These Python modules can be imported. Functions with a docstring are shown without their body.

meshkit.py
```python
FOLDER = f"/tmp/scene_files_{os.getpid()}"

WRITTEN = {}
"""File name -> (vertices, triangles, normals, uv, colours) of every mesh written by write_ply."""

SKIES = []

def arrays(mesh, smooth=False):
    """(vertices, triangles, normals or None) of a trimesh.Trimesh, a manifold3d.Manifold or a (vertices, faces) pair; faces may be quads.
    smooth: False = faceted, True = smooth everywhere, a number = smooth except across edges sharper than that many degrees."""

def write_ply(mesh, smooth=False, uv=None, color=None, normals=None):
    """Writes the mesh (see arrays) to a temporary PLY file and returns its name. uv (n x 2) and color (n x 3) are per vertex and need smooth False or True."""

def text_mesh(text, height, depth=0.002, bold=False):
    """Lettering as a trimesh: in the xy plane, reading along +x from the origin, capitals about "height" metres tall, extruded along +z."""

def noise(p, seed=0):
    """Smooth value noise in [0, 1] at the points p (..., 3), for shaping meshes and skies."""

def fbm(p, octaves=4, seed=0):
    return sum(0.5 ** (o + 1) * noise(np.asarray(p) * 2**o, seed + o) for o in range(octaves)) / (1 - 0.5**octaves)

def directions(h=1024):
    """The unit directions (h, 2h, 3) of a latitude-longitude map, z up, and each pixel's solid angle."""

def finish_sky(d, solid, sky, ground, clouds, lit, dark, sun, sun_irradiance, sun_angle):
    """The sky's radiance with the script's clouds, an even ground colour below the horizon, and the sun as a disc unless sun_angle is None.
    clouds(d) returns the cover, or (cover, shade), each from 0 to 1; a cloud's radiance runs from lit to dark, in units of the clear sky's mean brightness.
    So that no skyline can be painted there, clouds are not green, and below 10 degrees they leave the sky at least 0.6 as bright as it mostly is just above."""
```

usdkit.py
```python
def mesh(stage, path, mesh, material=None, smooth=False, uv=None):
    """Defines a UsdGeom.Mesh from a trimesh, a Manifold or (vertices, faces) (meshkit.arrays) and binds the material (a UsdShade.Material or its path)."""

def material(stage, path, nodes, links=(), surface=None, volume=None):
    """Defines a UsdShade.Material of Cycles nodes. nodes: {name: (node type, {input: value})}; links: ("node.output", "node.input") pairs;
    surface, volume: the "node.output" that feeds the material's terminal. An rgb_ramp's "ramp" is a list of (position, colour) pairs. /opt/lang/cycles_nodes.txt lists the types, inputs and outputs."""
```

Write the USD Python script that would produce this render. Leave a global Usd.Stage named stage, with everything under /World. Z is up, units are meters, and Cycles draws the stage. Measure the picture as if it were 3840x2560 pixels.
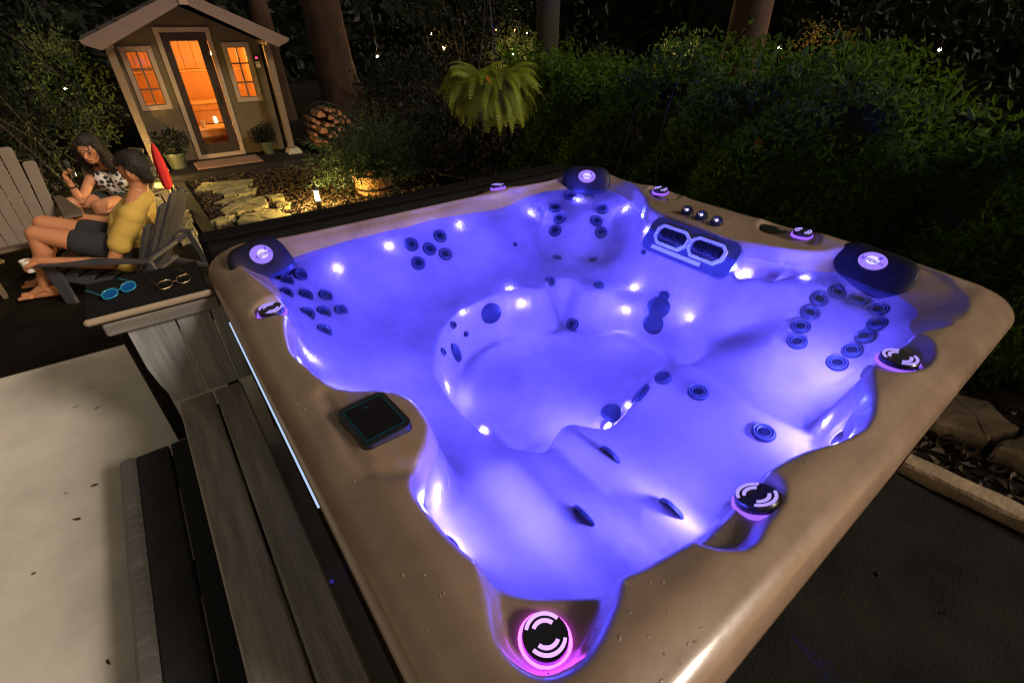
import math, random
import numpy as np, trimesh, usdkit, meshkit
import manifold3d as m3
from scipy import ndimage, interpolate
from shapely.geometry import Polygon, Point
from pxr import Usd, UsdGeom, UsdLux, UsdShade, Gf, Sdf

random.seed(7)
RNG = np.random.default_rng(11)
stage = Usd.Stage.CreateInMemory()
UsdGeom.SetStageUpAxis(stage, UsdGeom.Tokens.z)
UsdGeom.SetStageMetersPerUnit(stage, 1.0)
UsdGeom.Xform.Define(stage, '/World')
UsdGeom.Scope.Define(stage, '/World/Looks')

# ------------------------------------------------------------------ camera, sky, key light, exposure
cam = UsdGeom.Camera.Define(stage, '/World/camera')
yaw, pitch, roll = math.radians(52.6614), math.radians(-34.3861), math.radians(0.3165)
fw = np.array([math.cos(yaw) * math.cos(pitch), math.sin(yaw) * math.cos(pitch), math.sin(pitch)])
rt = np.cross(fw, [0, 0, 1]); rt /= np.linalg.norm(rt); up = np.cross(rt, fw)
r2, u2 = math.cos(roll) * rt + math.sin(roll) * up, -math.sin(roll) * rt + math.cos(roll) * up
M = np.eye(4); M[0, :3], M[1, :3], M[2, :3], M[3, :3] = r2, u2, -fw, (-1.20157, -1.12883, 1.67338)
cam.AddTransformOp().Set(Gf.Matrix4d(M.tolist()))
cam.CreateHorizontalApertureAttr(36.0); cam.CreateVerticalApertureAttr(36.0 * 682 / 1024)
cam.CreateFocalLengthAttr(16.377); cam.CreateClippingRangeAttr(Gf.Vec2f(0.05, 400))
cam.CreateExposureAttr(EXPOSURE := 0.0)

SUN = np.array([0.80, -1.50, 1.0]); SUN /= np.linalg.norm(SUN)      # direction towards the bright moon-high key light
sky = UsdLux.DomeLight.Define(stage, '/World/sky')
skym = usdkit.material(stage, '/World/Looks/night_sky', {
    's': ('sky_texture', {'sky_type': 'single_scattering', 'sun_disc': False, 'sun_elevation': math.asin(SUN[2]), 'sun_rotation': math.atan2(SUN[0], SUN[1])}),
    'w': ('mix', {'mix_type': 'multiply', 'fac': 1.0, 'color2': (1.0, 0.62, 0.30)}),
    'b': ('background_shader', {'strength': 0.115})},
    [('s.color', 'w.color1'), ('w.color', 'b.color')], surface='b.background')
UsdShade.MaterialBindingAPI.Apply(sky.GetPrim()).Bind(skym)
sky.GetPrim().SetCustomDataByKey('kind', 'structure')
key = UsdLux.DistantLight.Define(stage, '/World/key_light')
key.CreateNormalizeAttr(True); key.CreateIntensityAttr(0.60); key.CreateAngleAttr(11.0); key.CreateColorAttr(Gf.Vec3f(1.0, 0.88, 0.73))
z_ = SUN; x_ = np.cross([0, 0, 1], z_); x_ /= np.linalg.norm(x_); y_ = np.cross(z_, x_)
L = np.eye(4); L[0, :3], L[1, :3], L[2, :3] = x_, y_, z_
key.AddTransformOp().Set(Gf.Matrix4d(L.tolist()))

# ------------------------------------------------------------------ helpers
used = {}
def numbered(parent, name):
    k = (parent, name); n = used.get(k, 0); used[k] = n + 1
    return f'{parent}/{name}' if n == 0 else f'{parent}/{name}_{n:03d}'

def tag(prim, label=None, cat=None, group=None, kind=None):
    for k, v in (('label', label), ('category', cat), ('group', group), ('kind', kind)):
        if v: prim.SetCustomDataByKey(k, v)
    return prim

def thing(name, label, cat, loc=(0, 0, 0), rotz=0.0, group=None):
    x = UsdGeom.Xform.Define(stage, numbered('/World', name))
    x.AddTranslateOp().Set(Gf.Vec3d(*map(float, loc)))
    if rotz: x.AddRotateZOp().Set(float(rotz))
    tag(x.GetPrim(), label, cat, group)
    return str(x.GetPath())

def part(parent, name, mesh, mat, smooth=False, label=None, kind=None):
    p = numbered(parent, name)
    m = usdkit.mesh(stage, p, mesh, mat, smooth=smooth)
    tag(m.GetPrim(), label, kind=kind)
    return p

def struct(name, mesh, mat, smooth=False, kind='structure', label=None):
    p = numbered('/World', name)
    m = usdkit.mesh(stage, p, mesh, mat, smooth=smooth)
    tag(m.GetPrim(), label, kind=kind)
    return p

def cat(*ms):
    ms = [m for m in ms if m is not None]
    return trimesh.util.concatenate(ms)

def tm(man):
    m = man.to_mesh()
    return trimesh.Trimesh(np.array(m.vert_properties)[:, :3], np.array(m.tri_verts), process=False)

def box(x0, x1, y0, y1, z0, z1):
    b = trimesh.creation.box([x1 - x0, y1 - y0, z1 - z0]); b.apply_translation([(x0 + x1) / 2, (y0 + y1) / 2, (z0 + z1) / 2]); return b

def cbox(x0, x1, y0, y1, z0, z1, c=0.006):
    """Box with chamfered edges."""
    s = np.array([x1 - x0, y1 - y0, z1 - z0]); c = min(c, s.min() * 0.45); h = s / 2
    P = []
    for sx in (-1, 1):
        for sy in (-1, 1):
            for sz in (-1, 1):
                q = np.array([sx, sy, sz])
                P += [q * (h - [0, c, c]), q * (h - [c, 0, c]), q * (h - [c, c, 0])]
    m = trimesh.Trimesh(np.array(P) + [(x0 + x1) / 2, (y0 + y1) / 2, (z0 + z1) / 2]).convex_hull
    return m

def hullm(P):
    return trimesh.Trimesh(np.asarray(P, float), process=False).convex_hull

def frame(n, upv=(0, 0, 1)):
    n = np.asarray(n, float); n = n / np.linalg.norm(n)
    u = np.cross(upv, n)
    if np.linalg.norm(u) < 1e-4: u = np.cross((0, 1, 0), n)
    u /= np.linalg.norm(u); v = np.cross(n, u)
    return u, v, n

def place(m, p, n, upv=(0, 0, 1)):
    """Copy of m with its local z along n and local y as far upwards (upv) as it goes."""
    m = m.copy(); u, v, n = frame(n, upv); T = np.eye(4); T[:3, 0], T[:3, 1], T[:3, 2], T[:3, 3] = u, v, n, p
    m.apply_transform(T); return m

def tube(pts, r, seg=8, closed=False):
    pts = np.asarray(pts, float); n = len(pts); r = np.broadcast_to(r, n)
    V, F = [], []
    up0 = np.array([0.123, 0.234, 0.96])
    for i in range(n):
        a, b = (pts[(i - 1) % n], pts[(i + 1) % n]) if closed else (pts[max(i - 1, 0)], pts[min(i + 1, n - 1)])
        t = b - a; t /= np.linalg.norm(t) + 1e-12
        u = np.cross(t, up0)
        if np.linalg.norm(u) < 0.05: u = np.cross(t, [1, 0, 0])
        u /= np.linalg.norm(u); v = np.cross(t, u)
        for k in range(seg):
            a_ = 2 * math.pi * k / seg
            V.append(pts[i] + r[i] * (math.cos(a_) * u + math.sin(a_) * v))
    for i in range(n if closed else n - 1):
        for k in range(seg):
            a, b = i * seg + k, i * seg + (k + 1) % seg
            c, d = ((i + 1) % n) * seg + (k + 1) % seg, ((i + 1) % n) * seg + k
            F += [[a, b, c], [a, c, d]]
    if not closed:
        for i, s in ((0, 1), (n - 1, -1)):
            V.append(pts[i]); c = len(V) - 1
            for k in range(seg):
                a, b = i * seg + k, i * seg + (k + 1) % seg
                F.append([c, b, a] if s == 1 else [c, a, b])
    return trimesh.Trimesh(np.array(V), np.array(F), process=False)

def revolve(prof, seg=24):
    """Surface of revolution about z of (r, z) points."""
    prof = np.asarray(prof, float); n = len(prof); V, F = [], []
    for k in range(seg):
        a = 2 * math.pi * k / seg
        V += [[r * math.cos(a), r * math.sin(a), z] for r, z in prof]
    for k in range(seg):
        for i in range(n - 1):
            a, b = k * n + i, k * n + i + 1; c, d = ((k + 1) % seg) * n + i + 1, ((k + 1) % seg) * n + i
            F += [[a, d, c], [a, c, b]]
    m = trimesh.Trimesh(np.array(V), np.array(F), process=False)
    return m

def prism(poly, z0, z1, bev=0.0):
    """Extruded xy polygon, optionally with a bevelled top."""
    P = Polygon(poly).buffer(0)
    if P.geom_type != 'Polygon': P = max(P.geoms, key=lambda g: g.area)
    m = trimesh.creation.extrude_polygon(P, z1 - z0, engine='earcut'); m.apply_translation([0, 0, z0])
    if bev:
        v = m.vertices; top = v[:, 2] > z1 - 1e-6; c = np.array([P.centroid.x, P.centroid.y])
        Q = P.buffer(-bev)
        d = v[top, :2] - c; l = np.linalg.norm(d, axis=1, keepdims=True)
        v[top, :2] = c + d * np.maximum(0, (l - bev)) / np.maximum(l, 1e-9)
        m.vertices = v
    return m

def rrect(w, h, r, n=6):
    P = []
    for cx, cy, a0 in ((w / 2 - r, h / 2 - r, 0), (-w / 2 + r, h / 2 - r, 90), (-w / 2 + r, -h / 2 + r, 180), (w / 2 - r, -h / 2 + r, 270)):
        for k in range(n + 1):
            a = math.radians(a0 + 90 * k / n); P.append((cx + r * math.cos(a), cy + r * math.sin(a)))
    return P

def limbs(chains, refine=0.02, taubin=8, seg=18):
    """One continuous body: chains of (point, radius) joined as hulls of spheres, united, refined and smoothed."""
    parts = []
    for ch in chains:
        sp = [m3.Manifold.sphere(r, seg).translate(list(map(float, p))) for p, r in ch]
        if len(sp) == 1: parts.append(sp[0])
        for a, b in zip(sp, sp[1:]): parts.append((a + b).hull())
    u = m3.Manifold.batch_boolean(parts, m3.OpType.Add)
    u = u.refine_to_length(refine)
    t = tm(u); t.merge_vertices()
    if taubin: trimesh.smoothing.filter_taubin(t, lamb=0.5, nu=0.53, iterations=taubin)
    return t

def ellipsoid(c, r, sub=3):
    s = trimesh.creation.icosphere(sub); s.apply_scale(r); s.apply_translation(c); return s

# ------------------------------------------------------------------ materials
MAT = {}
def mat(name, nodes, links=(), surface='p.BSDF', volume=None):
    MAT[name] = usdkit.material(stage, f'/World/Looks/{name}', nodes, links, surface=surface, volume=volume); return MAT[name]

def plain(name, color, rough=0.5, var=0.25, scale=6.0, bump=0.0, bscale=60.0, stretch=(1, 1, 1), coat=0.0, metallic=0.0, spec=0.5, island=0.0):
    """Principled surface whose colour and relief vary with noise in object space; island: tone shift per piece."""
    c = np.array(color)
    nodes = {'tc': ('texture_coordinate', {}), 'mp': ('mapping', {'scale': stretch}),
             'n': ('noise_texture', {'scale': scale, 'detail': 5.0, 'roughness': 0.6}),
             'r': ('rgb_ramp', {'ramp': [(0.25, tuple(c * (1 - var))), (0.75, tuple(np.minimum(c * (1 + var), 1)))]}),
             'rr': ('map_range', {'from_min': 0.3, 'from_max': 0.7, 'to_min': max(rough - 0.08, 0.02), 'to_max': min(rough + 0.1, 1)}),
             'p': ('principled_bsdf', {'coat_weight': coat, 'metallic': metallic, 'specular_ior_level': spec})}
    links = [('tc.object', 'mp.vector'), ('mp.vector', 'n.vector'), ('n.fac', 'r.fac'), ('n.fac', 'rr.value'), ('rr.result', 'p.roughness')]
    src = 'r.color'
    if island:
        nodes['g'] = ('geometry', {}); nodes['h'] = ('hsv', {'saturation': 1.0}); nodes['im'] = ('map_range', {'to_min': 1 - island, 'to_max': 1 + island})
        links += [('g.random_per_island', 'im.value'), ('im.result', 'h.value'), (src, 'h.color')]; src = 'h.color'
    links.append((src, 'p.base_color'))
    if bump:
        nodes['bn'] = ('noise_texture', {'scale': bscale, 'detail': 4.0}); nodes['b'] = ('bump', {'strength': bump, 'distance': 0.01})
        links += [('mp.vector', 'bn.vector'), ('bn.fac', 'b.height'), ('b.normal', 'p.normal')]
    return mat(name, nodes, links)

def glow(name, color, strength):
    return mat(name, {'e': ('emission', {'color': color, 'strength': strength})}, surface='e.emission')

# acrylic: pale tan shell; under water the water's index takes most of its gloss away
mat('acrylic', {'g': ('geometry', {}), 's': ('separate_xyz', {}), 'lt': ('map_range', {'from_min': 0.826, 'from_max': 0.838, 'to_min': 0.0, 'to_max': 1.0, 'clamp': True}), 'ls': ('math', {'math_type': 'multiply', 'value2': 0.42}),
    'n': ('noise_texture', {'scale': 3.2, 'detail': 6.0, 'roughness': 0.65}), 'r': ('rgb_ramp', {'ramp': [(0.3, (0.175, 0.122, 0.088)), (0.7, (0.285, 0.20, 0.146))]}),
    'n2': ('noise_texture', {'scale': 9.0, 'detail': 6.0, 'roughness': 0.7}), 'rr': ('map_range', {'from_min': 0.35, 'from_max': 0.7, 'to_min': 0.20, 'to_max': 0.46}),
    'bn': ('noise_texture', {'scale': 28.0, 'detail': 3.0}), 'b': ('bump', {'strength': 0.03, 'distance': 0.01}), 'p': ('principled_bsdf', {'coat_roughness': 0.13})},
    [('g.position', 's.vector'), ('s.z', 'lt.value'), ('lt.result', 'ls.value1'), ('ls.value', 'p.specular_ior_level'), ('ls.value', 'p.coat_weight'), ('g.position', 'n.vector'), ('n.fac', 'r.fac'), ('r.color', 'p.base_color'),
     ('g.position', 'n2.vector'), ('n2.fac', 'rr.value'), ('rr.result', 'p.roughness'), ('g.position', 'bn.vector'), ('bn.fac', 'b.height'), ('b.normal', 'p.normal')])
plain('dark_vinyl', (0.006, 0.005, 0.007), rough=0.5, var=0.3, scale=20, bump=0.08, bscale=220, spec=0.2)
plain('black_plastic', (0.010, 0.010, 0.013), rough=0.28, var=0.3)
plain('jet_face', (0.013, 0.013, 0.015), rough=0.5, var=0.15, spec=0.1)
plain('jet_nozzle', (0.006, 0.006, 0.007), rough=0.5, var=0.2, spec=0.1)
plain('jet_ring', (0.07, 0.07, 0.075), rough=0.35, var=0.1, spec=0.25)
plain('grille_trim', (0.62, 0.62, 0.66), rough=0.3, var=0.08)
plain('grille_plate', (0.045, 0.045, 0.06), rough=0.3, var=0.2)
plain('dark_disc', (0.014, 0.014, 0.018), rough=0.5, var=0.15, spec=0.1)
plain('cabinet', (0.11, 0.062, 0.042), rough=0.55, var=0.35, scale=5, stretch=(1, 1, 8), bump=0.15)
plain('concrete', (0.66, 0.60, 0.53), rough=0.85, var=0.20, scale=3.0, bump=0.12, bscale=120)
plain('dark_ground', (0.010, 0.0075, 0.0055), rough=0.95, var=0.55, scale=5, bump=0.6, bscale=30, spec=0.08)
plain('dark_floor', (0.020, 0.017, 0.015), rough=0.9, var=0.45, scale=3, bump=0.2, bscale=90, spec=0.08)
plain('dark_pad', (0.015, 0.0142, 0.0125), rough=0.9, var=0.6, scale=3.5, bump=0.4, bscale=90, spec=0.08)
plain('edging', (0.26, 0.19, 0.125), rough=0.9, var=0.45, scale=7, bump=0.5, bscale=40)
plain('grey_wood', (0.32, 0.285, 0.245), rough=0.62, var=0.42, scale=4.5, stretch=(9, 0.7, 9), bump=0.25, bscale=22, island=0.12)
plain('grey_wood_upright', (0.24, 0.25, 0.26), rough=0.65, var=0.42, scale=4.5, stretch=(9, 9, 0.7), bump=0.3, bscale=22, island=0.12)
plain('grey_wood_cross', (0.16, 0.15, 0.14), rough=0.65, var=0.38, scale=4.5, stretch=(0.7, 9, 9), bump=0.25, bscale=22, island=0.12)
plain('pale_edge_wood', (0.30, 0.235, 0.17), rough=0.6, var=0.3, scale=5, stretch=(0.7, 9, 9), bump=0.15)
plain('black_tread', (0.014, 0.013, 0.014), rough=0.9, var=0.4, scale=20, bump=0.5, bscale=200)  # near black surface of the lower tread
plain('black_wood', (0.010, 0.008, 0.007), rough=0.8, var=0.4, scale=6, bump=0.15, spec=0.15)
plain('slate', (0.20, 0.172, 0.075), rough=0.85, var=0.32, scale=4.5, bump=0.55, bscale=14, island=0.2)
plain('mulch_leaf', (0.13, 0.07, 0.022), rough=0.8, var=0.5, scale=30, island=0.7)
plain('shed_wall', (0.056, 0.039, 0.018), rough=0.85, var=0.28, scale=5, bump=0.1, bscale=200)
plain('shed_trim', (0.19, 0.132, 0.09), rough=0.6, var=0.1, scale=6, bump=0.05)
plain('shed_fascia', (0.098, 0.064, 0.041), rough=0.6, var=0.2, scale=4, stretch=(1, 8, 8), bump=0.1)
plain('shed_door', (0.016, 0.008, 0.006), rough=0.6, var=0.3, scale=5, stretch=(8, 8, 1), spec=0.2)
plain('shed_roof', (0.05, 0.04, 0.035), rough=0.9, var=0.4, scale=12, bump=0.4)
plain('sauna_wood', (0.62, 0.33, 0.12), rough=0.55, var=0.2, scale=5, stretch=(8, 8, 0.8), island=0.12)
plain('sauna_bench', (0.70, 0.42, 0.18), rough=0.55, var=0.15, scale=5, stretch=(0.8, 8, 8))
plain('muntin', (0.03, 0.02, 0.015), rough=0.5)
plain('footing', (0.22, 0.20, 0.16), rough=0.9, var=0.2, bump=0.3)
plain('doormat', (0.19, 0.10, 0.06), rough=0.95, var=0.3, scale=40, bump=0.5, bscale=300)
plain('skin', (0.50, 0.205, 0.095), rough=0.5, var=0.08, scale=14)
plain('skin_pale', (0.52, 0.225, 0.11), rough=0.5, var=0.08, scale=14)
plain('hair_dark', (0.018, 0.012, 0.009), rough=0.55, var=0.4, scale=60, bump=0.6, bscale=150)
plain('yellow_cloth', (0.56, 0.36, 0.07), rough=0.85, var=0.08, scale=8, bump=0.25, bscale=14)
plain('black_cloth', (0.02, 0.02, 0.022), rough=0.9, var=0.3, scale=30)
plain('chair_tan', (0.125, 0.088, 0.057), rough=0.6, var=0.12, scale=6, stretch=(3, 3, 1), bump=0.08)
plain('chair_grey', (0.055, 0.052, 0.062), rough=0.6, var=0.15, scale=6, bump=0.08)
plain('red_cloth', (0.45, 0.012, 0.012), rough=0.8, var=0.12)
plain('white_plastic', (0.7, 0.66, 0.6), rough=0.4, var=0.05)
plain('wire_gold', (0.75, 0.55, 0.30), rough=0.25, metallic=1.0, var=0.1)
plain('blue_plastic', (0.02, 0.25, 0.42), rough=0.2, var=0.1, coat=0.5)
plain('blue_mirror', (0.02, 0.22, 0.75), rough=0.08, metallic=0.7, var=0.1)
plain('bark_brown', (0.04, 0.020, 0.011), rough=0.95, var=0.75, scale=2.2, stretch=(3, 3, 1.0), bump=0.8, bscale=14)
plain('bark_dark', (0.012, 0.010, 0.008), rough=0.95, var=0.5, scale=5, stretch=(6, 6, 0.8), bump=0.8, bscale=14)
plain('log_bark', (0.12, 0.06, 0.035), rough=0.95, var=0.4, scale=12, bump=0.5)
plain('log_end', (0.26, 0.11, 0.045), rough=0.9, var=0.25, scale=25)
plain('barrel_oak', (0.46, 0.22, 0.075), rough=0.75, var=0.4, scale=7, stretch=(6, 6, 0.6), bump=0.2, island=0.2)
plain('iron', (0.02, 0.018, 0.016), rough=0.5, metallic=0.6)
plain('pot_green', (0.028, 0.031, 0.016), rough=0.6, var=0.15)
plain('cover_vinyl', (0.005, 0.0045, 0.005), rough=0.7, var=0.3, bump=0.1, bscale=120, spec=0.1)
mat('patterned_cloth', {'tc': ('texture_coordinate', {}), 'v': ('voronoi_texture', {'scale': 26.0, 'feature': 'f1'}),
    'r': ('rgb_ramp', {'ramp': [(0.0, (0.02, 0.02, 0.025)), (0.42, (0.02, 0.02, 0.025)), (0.5, (0.62, 0.60, 0.56)), (1.0, (0.7, 0.66, 0.6))]}), 'p': ('principled_bsdf', {'roughness': 0.85})},
    [('tc.object', 'v.vector'), ('v.distance', 'r.fac'), ('r.color', 'p.base_color')])

def leaf_mat(name, stops, trans=0.35, rough=0.6, spec=0.25):
    mat(name, {'g': ('geometry', {}), 'r': ('rgb_ramp', {'ramp': stops}),
               'p': ('principled_bsdf', {'roughness': rough, 'specular_ior_level': spec}), 't': ('translucent_bsdf', {}), 'm': ('mix_closure', {'fac': trans})},
        [('g.random_per_island', 'r.fac'), ('r.color', 'p.base_color'), ('r.color', 't.color'), ('p.BSDF', 'm.closure1'), ('t.BSDF', 'm.closure2')], surface='m.closure')
leaf_mat('leaf_hedge', [(0, (0.05, 0.10, 0.008)), (0.40, (0.10, 0.19, 0.010)), (0.66, (0.24, 0.36, 0.014)), (0.84, (0.55, 0.55, 0.03)), (0.985, (0.75, 0.66, 0.16)), (1, (0.45, 0.16, 0.03))], trans=0.5, rough=0.55, spec=0.07)  # brightest stops put glints of light into the leaf colour
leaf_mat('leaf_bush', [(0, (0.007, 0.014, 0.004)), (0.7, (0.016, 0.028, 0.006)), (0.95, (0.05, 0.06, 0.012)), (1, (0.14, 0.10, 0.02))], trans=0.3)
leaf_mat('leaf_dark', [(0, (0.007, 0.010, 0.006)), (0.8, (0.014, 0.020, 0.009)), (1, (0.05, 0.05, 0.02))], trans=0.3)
leaf_mat('leaf_fern', [(0, (0.16, 0.20, 0.008)), (0.6, (0.30, 0.34, 0.012)), (0.95, (0.45, 0.38, 0.03)), (1, (0.22, 0.11, 0.03))], trans=0.3)
leaf_mat('leaf_rosemary', [(0, (0.02, 0.036, 0.014)), (0.7, (0.045, 0.075, 0.02)), (1, (0.10, 0.12, 0.03))], trans=0.25)
leaf_mat('leaf_lit', [(0, (0.08, 0.10, 0.03)), (0.6, (0.2, 0.2, 0.07)), (1, (0.5, 0.42, 0.2))], trans=0.45)  # paler leaf colours, lamplight partly put into the colour

def pane_mat(name, tint=(1, 1, 1), ior=1.45, rough=0.02, bump=0.0, bscale=6.0, vol=None):
    nodes = {'t': ('transparent_bsdf', {'color': tint}), 'g': ('glossy_bsdf', {'roughness': rough, 'color': (1, 1, 1)}), 'f': ('fresnel', {'IOR': ior}), 'm': ('mix_closure', {})}
    links = [('f.fac', 'm.fac'), ('t.BSDF', 'm.closure1'), ('g.BSDF', 'm.closure2')]
    if bump:
        nodes.update({'tc': ('texture_coordinate', {}), 'n': ('noise_texture', {'scale': bscale, 'detail': 2.0}), 'b': ('bump', {'strength': bump, 'distance': 0.01})})
        links += [('tc.object', 'n.vector'), ('n.fac', 'b.height'), ('b.normal', 'g.normal')]
    if vol: nodes['v'] = ('principled_volume', {'color': vol[0], 'density': vol[1]})
    mat(name, nodes, links, surface='m.closure', volume='v.volume' if vol else None)
pane_mat('window_glass', (0.96, 0.95, 0.92))
pane_mat('drinking_glass', (0.93, 0.95, 0.95), ior=1.6)
pane_mat('lens_clear', (0.75, 0.72, 0.70), ior=1.6)
pane_mat('pool_water', (0.44, 0.54, 0.98), ior=1.33, rough=0.02, bump=0.40, bscale=9.0)

mat('drop', {'p': ('principled_bsdf', {'base_color': (0.30, 0.24, 0.19), 'roughness': 0.05, 'specular_ior_level': 0.5, 'coat_weight': 1.0})})
BLUE = (0.108, 0.098, 1.0)
glow('led_blue', BLUE, 19000.0)
glow('main_lamp_blue', (0.13, 0.115, 1.0), 6500.0)
glow('added_side_lamp_blue', (0.112, 0.102, 1.0), 20000.0)
glow('fill_lamp_blue', (0.112, 0.102, 1.0), 14000.0)
glow('badge_violet', (0.36, 0.22, 1.0), 1.0)
glow('badge_core', (0.72, 0.60, 1.0), 1.25)
plain('badge_text', (0.10, 0.06, 0.22))
glow('ring_white_violet', (0.42, 0.31, 1.0), 1.15)
glow('ring_magenta', (0.72, 0.42, 1.0), 1.3)
glow('collar_violet', (0.20, 0.07, 0.95), 2.2)
glow('collar_magenta', (0.50, 0.05, 0.95), 9.0)
glow('knob_glow', (0.55, 0.5, 1.0), 2.2)
glow('strip_white', (0.5, 0.68, 1.0), 0.95)
glow('screen_teal', (0.01, 0.13, 0.16), 0.22)
glow('path_white', (1.0, 0.66, 0.19), 2100.0)
glow('sauna_lamp', (1.0, 0.46, 0.10), 520.0)
glow('led_red', (1.0, 0.02, 0.06), 9.0)

# ================================================================== HOT TUB
HX, HY, CR = 1.15, 1.092, 0.17                 # half sizes and corner radius of the rim
ZD, ZWATER = 0.905, 0.835                      # deck of the rim, water level
P_R = [(0.55, -0.94), (0.42, -0.91), (0.24, -0.91), (0.13, -0.94), (0.04, -0.98), (-0.07, -1.0), (-0.18, -0.98), (-0.25, -0.955), (-0.38, -0.93), (-0.51, -0.93), (-0.62, -0.93), (-0.70, -0.92),
       (-0.78, -0.90), (-0.82, -0.885), (-0.87, -0.85), (-0.92, -0.81), (-0.95, -0.77), (-0.97, -0.72), (-0.985, -0.66), (-0.99, -0.60), (-0.99, -0.53), (-0.965, -0.485), (-0.93, -0.455), (-0.895, -0.42),
       (-0.872, -0.38), (-0.866, -0.33), (-0.865, -0.29), (-0.88, -0.24), (-0.91, -0.20), (-0.955, -0.165), (-1.0, -0.12), (-1.02, -0.06), (-1.035, 0.02), (-1.045, 0.10), (-1.04, 0.17), (-1.02, 0.26), (-0.995, 0.35),
       (-0.985, 0.44), (-1.0, 0.57), (-1.03, 0.70), (-1.04, 0.82), (-1.01, 0.92), (-0.93, 0.985), (-0.82, 1.0), (-0.65, 1.02), (-0.45, 1.03), (-0.2, 1.03), (0.02, 1.02), (0.17, 0.985), (0.32, 0.965), (0.44, 1.0),
       (0.55, 1.035), (0.70, 1.055), (0.85, 1.05), (0.98, 1.01), (1.06, 0.93), (1.09, 0.82), (1.06, 0.70), (0.985, 0.57), (0.90, 0.44), (0.80, 0.34), (0.76, 0.22), (0.74, 0.0), (0.74, -0.20), (0.775, -0.27), (0.82, -0.36),
       (0.88, -0.43), (0.96, -0.50), (1.03, -0.58), (1.07, -0.68), (1.07, -0.78), (1.03, -0.86), (0.95, -0.93), (0.85, -0.975), (0.75, -0.99), (0.66, -0.985)]
P_W = [(-0.89, 0.89), (-0.84, 0.89), (-0.74, 0.92), (-0.66, 0.93), (-0.47, 0.94), (-0.24, 0.94), (0.01, 0.93), (0.15, 0.90), (0.32, 0.90), (0.48, 0.97), (0.64, 0.99), (0.77, 0.96), (0.91, 0.88), (0.97, 0.72), (0.92, 0.55),
       (0.84, 0.39), (0.71, 0.24), (0.68, -0.24), (0.69, -0.33), (0.72, -0.43), (0.80, -0.48), (0.88, -0.56), (0.90, -0.67), (0.86, -0.77), (0.76, -0.87)]
FOOT = [(-0.42, 0.38), (-0.52, 0.26), (-0.60, 0.12), (-0.625, -0.05), (-0.625, -0.24), (-0.615, -0.34), (-0.58, -0.40), (-0.52, -0.42), (-0.45, -0.395), (-0.38, -0.41), (-0.28, -0.44), (-0.12, -0.42), (0.10, -0.39),
        (0.28, -0.375), (0.43, -0.34), (0.53, -0.23), (0.555, -0.06), (0.52, 0.11), (0.42, 0.22), (0.315, 0.28), (0.325, 0.36), (0.285, 0.415), (0.22, 0.425), (0.165, 0.385), (0.06, 0.435), (-0.08, 0.48), (-0.25, 0.47)]
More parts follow.
